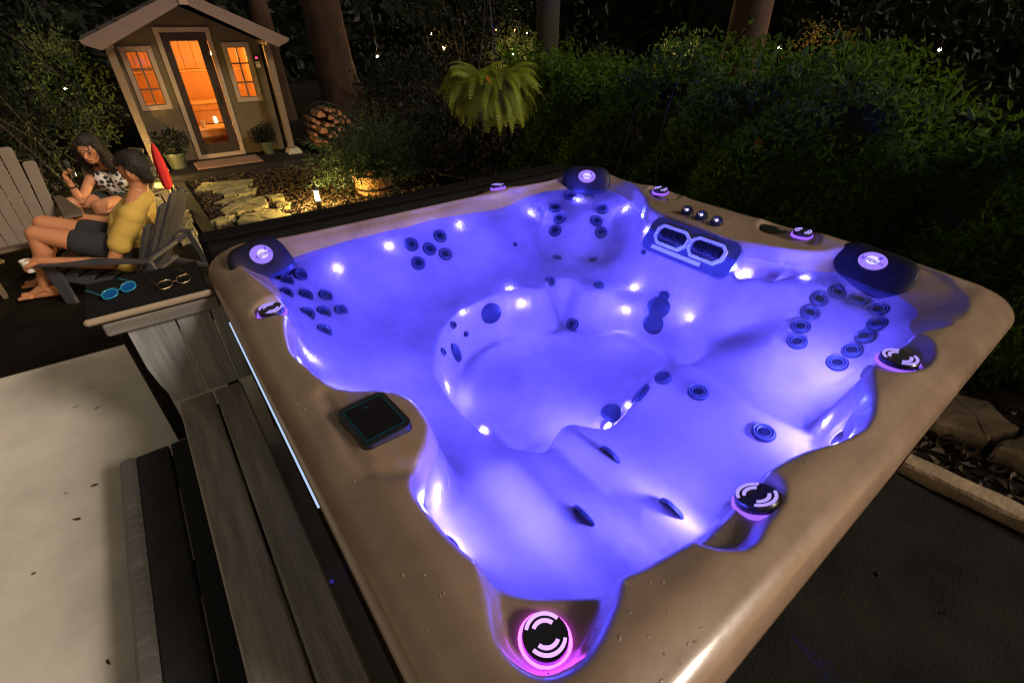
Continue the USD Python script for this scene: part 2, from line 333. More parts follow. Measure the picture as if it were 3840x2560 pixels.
CTRL = [(0.809, 0.852, 0.813), (0.695, 0.728, 0.77), (0.61, 0.634, 0.714), (0.61, 0.623, 0.627), (0.41, 0.709, 0.596), (0.713, 0.447, 0.596), (0.516, 0.522, 0.596), (0.318, 0.317, 0.609), (0.222, 0.727, 0.702), (0.012, 0.558, 0.627), (0.567, 0.145, 0.627), (-0.181, 0.907, 0.776), (-0.221, 0.845, 0.714), (-0.193, 0.754, 0.646), (-0.174, 0.626, 0.609), (-0.442, 0.819, 0.658), (-0.489, 0.881, 0.739), (0.057, 0.812, 0.714), (-0.885, 0.795, 0.801), (-0.867, 0.665, 0.751), (-0.859, 0.514, 0.702), (-0.676, 0.628, 0.64), (-0.656, 0.461, 0.609), (-0.455, 0.624, 0.609), (-0.692, 0.873, 0.776), (-0.957, 0.246, 0.739), (-0.884, 0.216, 0.677), (-0.767, 0.249, 0.621), (-0.622, 0.223, 0.602), (-0.71, -0.009, 0.615), (-0.698, -0.212, 0.609), (0.6, -0.162, 0.609), (0.722, -0.28, 0.621), (0.785, -0.352, 0.677), (0.596, -0.422, 0.602), (0.776, -0.626, 0.801), (0.833, -0.699, 0.776), (0.664, -0.709, 0.726), (0.509, -0.748, 0.677), (0.435, -0.709, 0.627), (0.546, -0.55, 0.689), (0.688, -0.824, 0.813)]
LOUNGE = [(-0.97, 0.79), (-0.87, 0.69), (-0.77, 0.64), (-0.67, 0.69), (-0.60, 0.66), (-0.53, 0.63), (-0.45, 0.682), (-0.38, 0.64), (-0.28, 0.595), (-0.14, 0.615), (0.03, 0.675), (0.10, 0.662), (0.20, 0.61), (0.32, 0.585), (0.43, 0.61)]

def spline_closed(P, n):
    P = np.asarray(P + P[:1], float)
    tck, _ = interpolate.splprep(P.T, s=0, per=True, k=3)
    return np.array(interpolate.splev(np.linspace(0, 1, n, endpoint=False), tck)).T

PR = spline_closed(P_R, 500); FT = spline_closed(FOOT, 240)
DX = 0.006
gx, gy = np.arange(-HX - 0.03, HX + 0.031, DX), np.arange(-HY - 0.03, HY + 0.031, DX)
GX, GY = np.meshgrid(gx, gy, indexing='ij')

def raster(P):
    from PIL import Image, ImageDraw
    S = 3
    im = Image.new('L', (len(gx) * S, len(gy) * S)); q = (np.asarray(P) - [gx[0], gy[0]]) / DX * S + S / 2
    ImageDraw.Draw(im).polygon([tuple(map(float, v)) for v in q], fill=255)
    return (np.asarray(im).T > 127), S

def signed(P):
    """Signed distance to the polygon on the grid, positive inside."""
    m, S = raster(P)
    d = (ndimage.distance_transform_edt(m) - ndimage.distance_transform_edt(~m)) * DX / S
    return d.reshape(len(gx), S, len(gy), S).mean((1, 3))

def sstep(t):
    t = np.clip(t, 0, 1); return t * t * (3 - 2 * t)
def smax(a, b, k):
    h = np.clip(0.5 + 0.5 * (a - b) / k, 0, 1); return b * (1 - h) + a * h + k * h * (1 - h)

d_r, d_f = signed(PR), signed(FT)
cp = [tuple(c) for c in CTRL] + [(x, y, 0.838) for x, y in P_W]
for x, z in LOUNGE:
    for y in (-0.92, -0.70, -0.46):
        cp.append((x, y, z))
for x, y in PR[::5]:                                # far walls run on from the water to the rim edge
    if y > 0.6 or x > 0.6: cp.append((x, y, 0.902))
cp = np.array(cp)
_, keep = np.unique(np.round(cp[:, :2], 2), axis=0, return_index=True); cp = cp[keep]
rbf = interpolate.RBFInterpolator(cp[:, :2], cp[:, 2], kernel='thin_plate_spline', smoothing=0.0008)
sub = 3
cg = rbf(np.stack([GX[::sub, ::sub].ravel(), GY[::sub, ::sub].ravel()], 1)).reshape(GX[::sub, ::sub].shape)
floor_ = ndimage.zoom(cg, sub, order=1)[:len(gx), :len(gy)]
pad = [(0, len(gx) - floor_.shape[0]), (0, len(gy) - floor_.shape[1])]
floor_ = np.pad(floor_, pad, mode='edge')
prof = interpolate.PchipInterpolator([x for x, z in LOUNGE], [z for x, z in LOUNGE])          # the lounger's waves run straight across it
lm = sstep((-0.37 - GY) / 0.07) * sstep((0.42 - GX) / 0.12) * sstep((GX + 0.97) / 0.10)
floor_ = floor_ * (1 - lm) + prof(np.clip(GX, -0.97, 0.43)) * lm
PANEL = [(0.80, -0.575), (0.74, -0.55), (0.675, -0.55), (0.6, -0.545), (0.525, -0.56), (0.497, -0.585), (0.487, -0.645), (0.478, -0.705), (0.452, -0.762), (0.51, -0.822), (0.575, -0.845), (0.66, -0.845), (0.76, -0.815), (0.83, -0.76), (0.865, -0.69), (0.85, -0.61)]
pm = sstep((signed(spline_closed(PANEL, 160)) + 0.02) / 0.05)                                   # flat jet panel of the right backrest
floor_ = floor_ * (1 - pm) + np.minimum(0.672 + 0.44 * (GX - 0.52), 0.79) * pm
floor_ = np.clip(ndimage.gaussian_filter(floor_, 2.8), 0.54, 0.93)
s = sstep((d_f + 0.015) / 0.10)
floor_ = floor_ * (1 - s) + (0.40 + 0.018 * np.exp(-((d_f - 0.13) / 0.035) ** 2)) * s
deck = np.full_like(floor_, ZD)
def bump(x, y, rx, ry, h, rot=0.0):
    c, s_ = math.cos(rot), math.sin(rot); u, v = (GX - x) * c + (GY - y) * s_, -(GX - x) * s_ + (GY - y) * c
    return h * np.exp(-((u / rx) ** 2 + (v / ry) ** 2) ** 1.5)
deck += bump(0.90, 0.03, 0.13, 0.30, 0.012) + bump(1.02, -0.30, 0.07, 0.17, 0.02) + bump(1.05, 0.44, 0.06, 0.13, 0.018) + bump(0.34, 1.045, 0.12, 0.05, 0.014)
deck += bump(1.0, 1.0, 0.16, 0.16, 0.02) + bump(-1.0, 0.94, 0.14, 0.14, 0.014) + bump(1.04, -0.62, 0.10, 0.22, 0.018)
deck += bump(-0.97, -0.31, 0.10, 0.12, 0.016)                                         # bulge under the control panel
groove = [(-1.04, -0.13), (-1.045, -0.25), (-1.055, -0.36), (-1.045, -0.43), (-1.0, -0.465), (-0.955, -0.475)]
gl = np.full_like(deck, 9.0)
for a, b in zip(groove, groove[1:]):
    a, b = np.array(a), np.array(b); t = np.clip(((GX - a[0]) * (b - a)[0] + (GY - a[1]) * (b - a)[1]) / ((b - a) @ (b - a)), 0, 1)
    gl = np.minimum(gl, np.hypot(GX - a[0] - t * (b - a)[0], GY - a[1] - t * (b - a)[1]))
deck -= 0.012 * np.exp(-(gl / 0.016) ** 2)
def line_dist(P):
    o = np.full_like(deck, 9.0)
    for a, b in zip(P, P[1:]):
        a, b = np.array(a), np.array(b); t = np.clip(((GX - a[0]) * (b - a)[0] + (GY - a[1]) * (b - a)[1]) / ((b - a) @ (b - a)), 0, 1)
        o = np.minimum(o, np.hypot(GX - a[0] - t * (b - a)[0], GY - a[1] - t * (b - a)[1]))
    return o
def open_spline(P, n=60):
    tck, _ = interpolate.splprep(np.array(P).T, s=0, k=3); return np.array(interpolate.splev(np.linspace(0, 1, n), tck)).T
for P in ([(0.795, -0.575), (0.74, -0.55), (0.675, -0.55), (0.6, -0.545), (0.525, -0.56), (0.497, -0.585), (0.487, -0.645), (0.478, -0.705), (0.452, -0.762), (0.51, -0.822), (0.575, -0.84)], [(0.57, 0.925), (0.53, 0.85), (0.46, 0.80), (0.47, 0.72)], [(0.90, 0.62), (0.83, 0.59), (0.77, 0.52), (0.69, 0.53)]):
    floor_ = floor_ - 0.006 * np.exp(-(line_dist(open_spline(P)) / 0.011) ** 2)
RECESS = [([(-0.955, -0.72), (-0.985, -0.79), (-1.012, -0.85), (-1.008, -0.90), (-0.985, -0.932), (-0.95, -0.945), (-0.90, -0.942), (-0.85, -0.925), (-0.79, -0.885), (-0.80, -0.80)], 0.045),
          ([(-0.63, -0.90), (-0.62, -0.955), (-0.585, -0.99), (-0.535, -1.0), (-0.48, -0.99), (-0.42, -0.985), (-0.38, -0.95), (-0.38, -0.90)], 0.04),
          ([(0.20, -0.88), (0.22, -0.95), (0.30, -0.995), (0.40, -1.0), (0.47, -0.97), (0.50, -0.90)], 0.04),
          ([(-0.95, 0.33), (-1.02, 0.34), (-1.075, 0.38), (-1.075, 0.44), (-1.02, 0.47), (-0.95, 0.47)], 0.028),
          ([(0.95, -0.17), (1.06, -0.16), (1.08, -0.24), (1.05, -0.38), (0.97, -0.42), (0.93, -0.32)], 0.025),
          ([(0.96, 0.34), (1.05, 0.32), (1.08, 0.44), (1.04, 0.52), (0.98, 0.48)], 0.022)]
for P, dep in RECESS:
    deck -= dep * sstep((signed(spline_closed(P, 120)) + 0.008) / 0.024)
inner = smax(floor_, deck - 4.2 * np.maximum(d_r, 0) - 0.012 * sstep(d_r / 0.02), 0.035)
inner = np.where(floor_ > deck, deck, inner)
w = sstep((d_r + 0.016) / 0.032)
H = deck * (1 - w) + np.minimum(inner, deck) * w
H = ndimage.gaussian_filter(H, 1.1)
ROLL = 0.05
def rim_radius(a):
    """Distance from the centre to the rounded rectangle of the rim in direction a."""
    c, s_ = np.cos(a), np.sin(a)
    r = np.minimum(HX / np.maximum(np.abs(c), 1e-9), HY / np.maximum(np.abs(s_), 1e-9))
    px, py = np.abs(r * c), np.abs(r * s_); ox, oy = HX - CR, HY - CR
    corner = (px > ox) & (py > oy)
    b = np.abs(c) * ox + np.abs(s_) * oy; q = np.sqrt(np.maximum(b * b - (ox * ox + oy * oy - CR * CR), 0))
    return np.where(corner, b + q, r)
def outer_dist(x, y):
    qx, qy = np.abs(x) - (HX - CR), np.abs(y) - (HY - CR)
    return -(np.hypot(np.maximum(qx, 0), np.maximum(qy, 0)) + np.minimum(np.maximum(qx, qy), 0) - CR)
def height(x, y):
    x, y = np.asarray(x, float), np.asarray(y, float); shp = np.broadcast(x, y).shape; x, y = np.broadcast_to(x, shp).reshape(-1), np.broadcast_to(y, shp).reshape(-1)
    z = ndimage.map_coordinates(H, [(x - gx[0]) / DX, (y - gy[0]) / DX], order=3, mode='nearest', prefilter=False)
    d = np.clip(outer_dist(x, y), 0, None); t = np.clip(d / ROLL, 0, 1)
    return (z - ROLL * (1 - np.sqrt(np.clip(1 - (1 - t) ** 2, 0, 1))) - 0.034 * (1 - sstep(d / 0.125)) - 0.010 * sstep((d - 0.10) / 0.10)).reshape(shp)
H = ndimage.spline_filter(H, order=3)
def normal(x, y, e=0.012):
    n = np.array([-(height(x + e, y) - height(x - e, y)) / (2 * e), -(height(x, y + e) - height(x, y - e)) / (2 * e), 1.0]); return n / np.linalg.norm(n)

na, rr_ = 960, np.concatenate([np.linspace(0, 0.93, 235), 0.93 + 0.07 * (1 - np.linspace(1, 0, 26)[1:] ** 2)])
aa = np.linspace(0, 2 * math.pi, na, endpoint=False); R = rim_radius(aa)
X, Y = np.outer(R * np.cos(aa), rr_[1:]), np.outer(R * np.sin(aa), rr_[1:])
Z = height(X, Y)
V = np.vstack([[[0, 0, float(height(0, 0))]], np.stack([X, Y, Z], -1).reshape(-1, 3)])
nr = len(rr_) - 1
i, j = np.meshgrid(np.arange(na), np.arange(nr - 1), indexing='ij'); i2 = (i + 1) % na
a, b, c, d = 1 + i * nr + j, 1 + i * nr + j + 1, 1 + i2 * nr + j + 1, 1 + i2 * nr + j
F = np.vstack([np.stack([a, b, c], -1).reshape(-1, 3), np.stack([a, c, d], -1).reshape(-1, 3),
               np.stack([np.zeros(na, int), 1 + np.arange(na) * nr, 1 + (np.arange(na) + 1) % na * nr], 1)])
shell = trimesh.Trimesh(V, F, process=False)
TUB = thing('hot_tub', 'large square hot tub with tan rim and glowing blue violet water inside', 'hot tub')
part(TUB, 'shell', shell, MAT['acrylic'], smooth=True)

# rim lip and cabinet under it
def ring_wall(prof, n=240):
    """Closed ring following the rim: prof is (inset, z)."""
    aa = np.linspace(0, 2 * math.pi, n, endpoint=False); V = []
    base = np.stack([rim_radius(aa) * np.cos(aa), rim_radius(aa) * np.sin(aa)], 1)
    tn = np.roll(base, -1, 0) - np.roll(base, 1, 0); nn = np.stack([tn[:, 1], -tn[:, 0]], 1); nn /= np.linalg.norm(nn, axis=1, keepdims=True)
    for ins, z in prof: V.append(np.column_stack([base - nn * ins, np.full(n, z)]))
    m, F = len(prof), []
    for k in range(m - 1):
        for q in range(n):
            a, b = k * n + q, k * n + (q + 1) % n; c, d = (k + 1) * n + (q + 1) % n, (k + 1) * n + q
            F += [[a, d, c], [a, c, b]]
    return trimesh.Trimesh(np.vstack(V), np.array(F), process=False)
zl = ZD - ROLL - 0.034
part(TUB, 'rim_lip', ring_wall([(0.0, zl + 0.001), (0.001, zl - 0.018), (0.006, zl - 0.026), (0.02, zl - 0.028), (0.05, zl - 0.028)]), MAT['acrylic'], smooth=40)
CI = 0.03
for k, (ax, sg) in enumerate((('x', -1), ('x', 1), ('y', -1), ('y', 1))):
    half, other = (HX, HY) if ax == 'x' else (HY, HX)
    for q in range(2):
        lo, hi = (-other + CR, -0.004) if q == 0 else (0.004, other - CR)
        t0, t1 = sorted((sg * (half - CI), sg * (half - CI - 0.03)))
        m = cbox(t0, t1, lo, hi, 0.05, zl - 0.02) if ax == 'x' else cbox(lo, hi, t0, t1, 0.05, zl - 0.02)
        part(TUB, 'cabinet_panel', m, MAT['cabinet'])
for sx in (-1, 1):
    for sy in (-1, 1):
        cx, cy = sx * (HX - CR), sy * (HY - CR)
        pts = []
        for q in range(9):
            an = math.radians(90 * q / 8); pts.append((cx + sx * (CR - CI + 0.006) * math.cos(an), cy + sy * (CR - CI + 0.006) * math.sin(an)))
        pts += [(cx, cy + sy * (CR - CI - 0.05)), (cx + sx * (CR - CI - 0.05), cy)]
        part(TUB, 'corner_post', prism(Polygon(pts).convex_hull.exterior.coords[:-1], 0.0, zl - 0.018), MAT['cabinet'], smooth=40)
part(TUB, 'base', box(-HX + 0.05, HX - 0.05, -HY + 0.05, HY - 0.05, 0.005, 0.05), MAT['black_plastic'])

# jets
def jet_meshes(r):
    fl = lambda m: m.apply_scale([1, 1, 0.5])
    bez = revolve([(0, 0.004), (r * 0.42, 0.003), (r * 0.46, 0.001), (r * 0.50, 0.004), (r * 0.60, 0.008), (r * 0.66, 0.006), (r * 0.70, 0.006)], 26)
    face = revolve([(r * 0.71, 0.007), (r * 0.80, 0.010), (r * 0.92, 0.008), (r, 0.001), (r * 1.0, -0.012)], 26)
    ring1 = revolve([(r * 0.52, 0.0075), (r * 0.56, 0.0105), (r * 0.60, 0.0075)], 26)
    ring2 = revolve([(r * 0.78, 0.0100), (r * 0.82, 0.0128), (r * 0.86, 0.0100)], 26)
    return fl(bez), fl(face), fl(cat(ring1, ring2))
JETS = [(0.824, -0.605, 0.035), (0.846, -0.679, 0.035), (0.812, -0.757, 0.035), (0.743, -0.786, 0.035), (0.677, -0.782, 0.035), (0.605, -0.781, 0.035), (0.536, -0.772, 0.035), (0.547, -0.622, 0.035), (0.614, -0.593, 0.035), (0.684, -0.585, 0.035), (0.750, -0.576, 0.035), (0.007, -0.564, 0.034), (0.005, -0.792, 0.034), (-0.427, -0.577, 0.034), (-0.438, -0.794, 0.034), (-0.627, -0.675, 0.034), (0.783, 0.900, 0.038), (0.865, 0.837, 0.038), (0.640, 0.874, 0.038), (0.598, 0.786, 0.038), (0.541, 0.755, 0.038), (0.857, 0.701, 0.038), (0.782, 0.668, 0.038), (0.766, 0.610, 0.038), (0.231, 0.430, 0.028), (0.423, 0.278, 0.028), (-0.281, 0.900, 0.036), (-0.114, 0.908, 0.036), (-0.199, 0.875, 0.036), (-0.130, 0.838, 0.036), (-0.288, 0.836, 0.036), (-0.830, 0.835, 0.031), (-0.898, 0.786, 0.031), (-0.854, 0.713, 0.031), (-0.773, 0.740, 0.031), (-0.896, 0.561, 0.031), (-0.823, 0.625, 0.031), (-0.746, 0.657, 0.031), (-0.868, 0.485, 0.031), (-0.932, 0.654, 0.026), (-0.343, 0.428, 0.018), (-0.473, 0.299, 0.018), (0.251, 0.276, 0.036)]
for x, y, r in JETS:
    bez, face, ring = jet_meshes(r); p = [x, y, float(height(x, y)) + 0.001]; n = normal(x, y, 0.06)
    if x < -0.7 and y > 0.4: n = np.array([0.42, -0.60, 0.62])
    if -0.7 < x < -0.3 and y < -0.5: n = np.array([0.88, 0.0, 0.42])
    p[2] += 0.004
    j = part(TUB, 'jet', place(face, p, n), MAT['jet_face'], smooth=35)
    part(j, 'nozzle', place(bez, p, n), MAT['jet_nozzle'], smooth=35)
    part(j, 'chrome_ring', place(ring, p, n), MAT['jet_ring'], smooth=35)
COVERS = [(-0.117, 0.460, 0.058, 0.05), (-0.381, 0.358, 0.032, 0.05), (0.551, -0.001, 0.058, 0.052), (0.517, -0.013, 0.055, 0.05), (0.584, 0.004, 0.028, 0.024), (-0.285, 0.424, 0.014, 0.014), (-0.085, -0.410, 0.05, 0.04), (-0.063, -0.287, 0.05, 0.04), (-0.013, -0.438, 0.03, 0.03), (0.240, 0.739, 0.014, 0.012), (0.648, 0.210, 0.014, 0.012), (0.463, 0.640, 0.03, 0.012), (0.649, 0.542, 0.03, 0.012)]
for x, y, rx, ry in COVERS:  # suction covers and other dark discs in the basin
    m = revolve([(0, 0.012), (0.5, 0.011), (0.85, 0.008), (1, 0.0), (1, -0.01)], 26); m.apply_scale([rx, ry, 1])
    part(TUB, 'dark_disc', place(m, [x, y, float(height(x, y)) + 0.001], normal(x, y, 0.03)), MAT['dark_disc'], smooth=35)
LEDS = [(-0.981, 0.265), (-0.665, 0.876), (-0.391, 0.922), (0.006, 0.915), (0.483, 0.908), (0.799, 0.850), (0.906, 0.570), (0.715, 0.262), (0.746, -0.270), (0.783, -0.487), (-0.264, 0.475), (0.015, 0.483), (0.041, 0.424), (0.541, 0.150), (0.479, 0.134), (0.567, -0.165), (-0.540, 0.162), (-0.516, -0.062), (0.028, -0.295), (-0.919, -0.478), (0.135, -0.896)]
for x, y in LEDS:
    m = trimesh.creation.icosphere(2, 0.0068); m.apply_scale([1, 1, 0.8])
    part(TUB, 'led_light', place(m, [x, y, float(height(x, y)) - 0.001], normal(x, y)), MAT['led_blue'], smooth=True)
def wall_light(x, y, z, n, k, m):                                   # out-of-view lamp in a side wall; all but the main one added
    lens = revolve([(0, 0.005 * k), (0.030 * k, 0.004 * k), (0.045 * k, 0.002 * k), (0.048 * k, -0.02)], 28); bez = revolve([(0.049 * k, 0.006 * k), (0.058 * k, 0.008 * k), (0.066 * k, 0.0), (0.066 * k, -0.02)], 28)
    ml = part(TUB, 'unseen_underwater_light', place(bez, [x, y, z], n), MAT['acrylic'], smooth=35)
    part(ml, 'lens', place(lens, [x, y, z], n), MAT[m], smooth=True)
wall_light(-0.862, -0.40, 0.70, (0.92, -0.35, -0.05), 1.0, 'main_lamp_blue')  # unseen main lamp under the panel bulge, lights the lounger
for x, y, n in ((-0.955, -0.60, (1, 0.25)), (-1.003, 0.06, (1, 0))):
    wall_light(x, y, 0.763, (n[0], n[1], -0.04), 0.36, 'added_side_lamp_blue')  # added on the near left wall, out of view, to brighten the basin
for x, y, n in ((0.40, -0.878, (0.1, 1)), (0.02, -0.954, (0.1, 1)), (-0.42, -0.897, (0, 1))):
    wall_light(x, y, 0.766, (n[0], n[1], 0.02), 0.36, 'fill_lamp_blue')  # added fill lamps along the near wall, out of view
for x in (-0.24, 0.14): wall_light(x, -0.392, 0.53, (0.0, 1, -0.1), 0.26, 'added_side_lamp_blue')  # added under the lounger crest, out of view, to brighten the footwell

# pillows with glowing oval badges
def pad(w, h, t, r):
    sp = [m3.Manifold.sphere(r, 28).scale([1, 1, t / r]).translate([sx * (w / 2 - r), sy * (h / 2 - r), 0]) for sx in (-1, 1) for sy in (-1, 1)]
    return tm(m3.Manifold.batch_hull(sp))
def leaf_logo():
    P = [(0, 0), (0.004, 0.006), (0.005, 0.013), (0.002, 0.020), (-0.004, 0.013), (-0.004, 0.006)]
    m = prism(P, 0, 0.0012); m.apply_transform(trimesh.transformations.rotation_matrix(-0.6, [0, 0, 1])); return m
for (px, py, pz), n, wid in (((-0.955, 0.850, 0.870), (0.46, -0.70, 0.55), 0.27), ((0.918, 0.908, 0.868), (-0.62, -0.62, 0.48), 0.29), ((0.955, -0.640, 0.866), (-0.70, 0.12, 0.68), 0.32)):
    P = np.array([px, py, pz]); u, v, nn = frame(n)
    pil = part(TUB, 'pillow', place(pad(wid, 0.19, 0.028, 0.075), P, n), MAT['dark_vinyl'], smooth=True)
    bm = ellipsoid((0, 0, 0), (0.052, 0.038, 0.010)); c = P + nn * 0.0265 + v * 0.028
    bd = part(pil, 'badge', place(bm, c, n), MAT['badge_violet'], smooth=True); part(pil, 'badge_core', place(ellipsoid((0, 0, 0.0030), (0.036, 0.026, 0.0080)), c, n), MAT['badge_core'], smooth=True)
    t1 = meshkit.text_mesh('ASPEN', 0.0125, 0.0012, bold=True); t1.apply_translation([-0.041, -0.010, 0.0118])
    t2 = meshkit.text_mesh('SPAS', 0.0095, 0.0012); t2.apply_translation([0.012, -0.010, 0.0118])
    lf = leaf_logo(); lf.apply_translation([0.016, 0.006, 0.0118])
    part(pil, 'lettering', place(cat(t1, t2, lf), c, n), MAT['badge_text'])

# pop-up controls with lit arcs
def arc(r0, r1, a0, a1, z0, z1, n=16):
    P = [(r1 * math.cos(a), r1 * math.sin(a)) for a in np.linspace(a0, a1, n)] + [(r0 * math.cos(a), r0 * math.sin(a)) for a in np.linspace(a1, a0, n)]
    return prism(P, z0, z1)
rad = math.radians
for k, (x, y, r, turn, lift, arcs, coll) in enumerate((
        (0.34, 1.03, 0.038, 40, 0.006, 'ring_white_violet', 'collar_violet'), (1.03, 0.445, 0.038, 40, 0.004, 'ring_white_violet', 'collar_violet'), (1.02, -0.335, 0.038, 40, 0.004, 'ring_white_violet', 'collar_violet'),
        (0.35, -0.945, 0.048, -150, 0.006, 'ring_white_violet', 'collar_violet'), (-0.435, -0.955, 0.043, 30, 0.006, 'ring_white_violet', 'collar_violet'), (-0.945, -0.885, 0.038, 20, 0.004, 'ring_magenta', 'collar_magenta'),
        (-1.03, 0.405, 0.040, 60, 0.004, 'ring_white_violet', 'collar_violet'))):
    z = float(height(x, y)) + lift; n = normal(x, y, 0.03) * 0.6 + np.array([0, 0, 0.4]); P = np.array([x, y, z])
    cap = revolve([(0, 0.016), (r * 0.55, 0.0155), (r * 0.62, 0.0165), (r * 0.92, 0.0165), (r * 0.98, 0.013), (r, 0.006), (r * 0.99, -0.02)], 40)
    cp_ = part(TUB, 'pop_up_control', place(cap, P, n), MAT['black_plastic'], smooth=30)
    collar = revolve([(r * 1.01, 0.0), (r * 1.09, 0.003), (r * 1.16, -0.002), (r * 1.16, -0.008)], 40)
    part(cp_, 'lit_collar', place(collar, P, n), MAT[coll], smooth=35)
    A = []
    for s0 in (0, 180):
        A.append(arc(r * 0.75, r * 0.90, rad(turn + s0 - 8), rad(turn + s0 + 112), 0.0165, 0.0185))
        A.append(arc(r * 0.46, r * 0.62, rad(turn + s0 - 2), rad(turn + s0 + 100), 0.0160, 0.0182))
    for m in A: part(cp_, 'lit_arc', place(m, P, n, (0, 1, 0)), MAT[arcs])

# diverter knobs, cup holders
for x, y in ((0.835, 0.135), (0.828, 0.05), (0.822, -0.035)):
    n = np.array([-0.55, -0.12, 0.8]); P = np.array([x, y, float(height(x, y)) + 0.012])
    kn = part(TUB, 'diverter_knob', place(revolve([(0, 0.010), (0.010, 0.010), (0.016, 0.016), (0.024, 0.014), (0.028, 0.004), (0.028, -0.02)], 28), P, n), MAT['black_plastic'], smooth=35)
    part(kn, 'light_spot', place(ellipsoid((0, 0, 0.0105), (0.0075, 0.0075, 0.004), 2), P, n), MAT['knob_glow'], smooth=True)
for x, y, rx, ry in ((1.0, -0.215, 0.034, 0.062), (0.985, 0.40, 0.026, 0.045)):
    m = revolve([(0, 0.001), (0.8, 0.0015), (1, 0.003), (1.02, -0.006)], 32); m.apply_scale([rx, ry, 1])
    part(TUB, 'cup_recess', place(m, [x, y, float(height(x, y)) + 0.002], (0, 0, 1), (0, 1, 0)), MAT['black_plastic'], smooth=True)

# filter grille by the back right edge
GC, GN = np.array([0.690, -0.005, 0.815]), np.array([-0.80, 0.0, 0.60])
def on_grille(m): return place(m, GC, GN, (0, 0, 1))          # local x runs along -y, local y upwards
pl = tm(m3.Manifold(m3.Mesh(np.array(prism(rrect(0.47, 0.172, 0.045, 8), -0.02, 0.012).vertices, np.float32), np.array(prism(rrect(0.47, 0.172, 0.045, 8), -0.02, 0.012).faces, np.uint32))))
G = part(TUB, 'filter_grille', on_grille(pl), MAT['grille_plate'], smooth=30)
for sx in (-1, 1):
    w_, h_ = 0.175, 0.092; cx = sx * 0.094
    O = [(-w_ / 2 + 0.03, h_ / 2), (w_ / 2 - 0.025, h_ / 2), (w_ / 2, h_ / 2 - 0.022), (w_ / 2, -h_ / 2 + 0.03), (w_ / 2 - 0.03, -h_ / 2), (-w_ / 2 + 0.03, -h_ / 2), (-w_ / 2, -h_ / 2 + 0.03), (-w_ / 2, h_ / 2 - 0.022)]
    O = np.array(O) * [sx, 1] + [cx, 0.006]
    ringp = Polygon(O).buffer(0.004).difference(Polygon(O).buffer(-0.009))
    m = trimesh.creation.extrude_polygon(ringp, 0.014, engine='earcut'); m.apply_translation([0, 0, 0.0125])
    fr = part(G, 'grille_frame', on_grille(m), MAT['grille_trim'])
    for q in range(9):
        x0 = cx - w_ / 2 + 0.022 + q * (w_ - 0.044) / 8
        part(G, 'grille_slat', on_grille(box(x0 - 0.0042, x0 + 0.0042, -h_ / 2 + 0.017, h_ / 2 - 0.005, 0.0128, 0.0205)), MAT['jet_face'])
part(G, 'lower_trim', on_grille(box(-0.17, 0.10, -0.070, -0.052, 0.0125, 0.017)), MAT['grille_trim'])

# control panel
C0 = np.array([-0.977, -0.312]); tilt = math.radians(4); zc = float(height(*C0)) + 0.003
def panel_xf(m):
    m = m.copy(); m.apply_transform(trimesh.transformations.rotation_matrix(tilt, [0, 0, 1])); m.apply_translation([C0[0], C0[1], zc]); return m
CPN = part(TUB, 'control_panel', panel_xf(prism(rrect(0.125, 0.158, 0.022, 8), -0.02, 0.007, 0.004)), MAT['black_plastic'], smooth=30)
part(CPN, 'screen', panel_xf(prism(rrect(0.092, 0.118, 0.004), 0.0072, 0.0084)), MAT['dark_vinyl'])
bord = Polygon(rrect(0.096, 0.122, 0.004)).difference(Polygon(rrect(0.0925, 0.1185, 0.003)))
m = trimesh.creation.extrude_polygon(bord, 0.002, engine='earcut'); m.apply_translation([0, 0, 0.0074])
part(CPN, 'screen_border', panel_xf(m), MAT['screen_teal'])
tri = prism([(-0.006, 0), (0.006, 0), (0, 0.008)], 0.0086, 0.0092); tri.apply_translation([0.0, 0.038, 0])
part(CPN, 'lit_symbol', panel_xf(tri), MAT['screen_teal'])
# bright line under the lip of the near left side, made to glow
part(TUB, 'bright_line', cbox(-HX - 0.003, -HX + 0.003, -0.36, 0.60, zl - 0.038, zl - 0.0335, 0.0015), MAT['strip_white'])

# water drops splashed on the rim
r = np.random.default_rng(55); drops = []
for k in range(900):
    x, y = r.uniform(-1.1, -0.2), r.uniform(-1.04, 0.5)
    if not (0.03 < float(outer_dist(x, y)) and Polygon(PR).distance(Point(x, y)) > 0.012) or meshkit.noise(np.array([x * 9, y * 9, 0.0]), 3) < 0.45: continue
    q = r.uniform(0.0009, 0.0026); m = trimesh.creation.icosphere(1, q); m.apply_scale([r.uniform(0.8, 2.6), 1, 0.35]); m.apply_transform(trimesh.transformations.rotation_matrix(r.uniform(0, 3.1), [0, 0, 1]))
    m.apply_translation([x, y, float(height(x, y))]); drops.append(m)
part(TUB, 'water_drops', cat(*drops[:320]), MAT['drop'], smooth=True, kind='stuff')

wp = Polygon(PR).buffer(0.01).simplify(0.002)
wv = trimesh.creation.extrude_polygon(wp, ZWATER - 0.30, engine='earcut'); wv.apply_translation([0, 0, 0.30])
struct('water', wv, MAT['pool_water'])

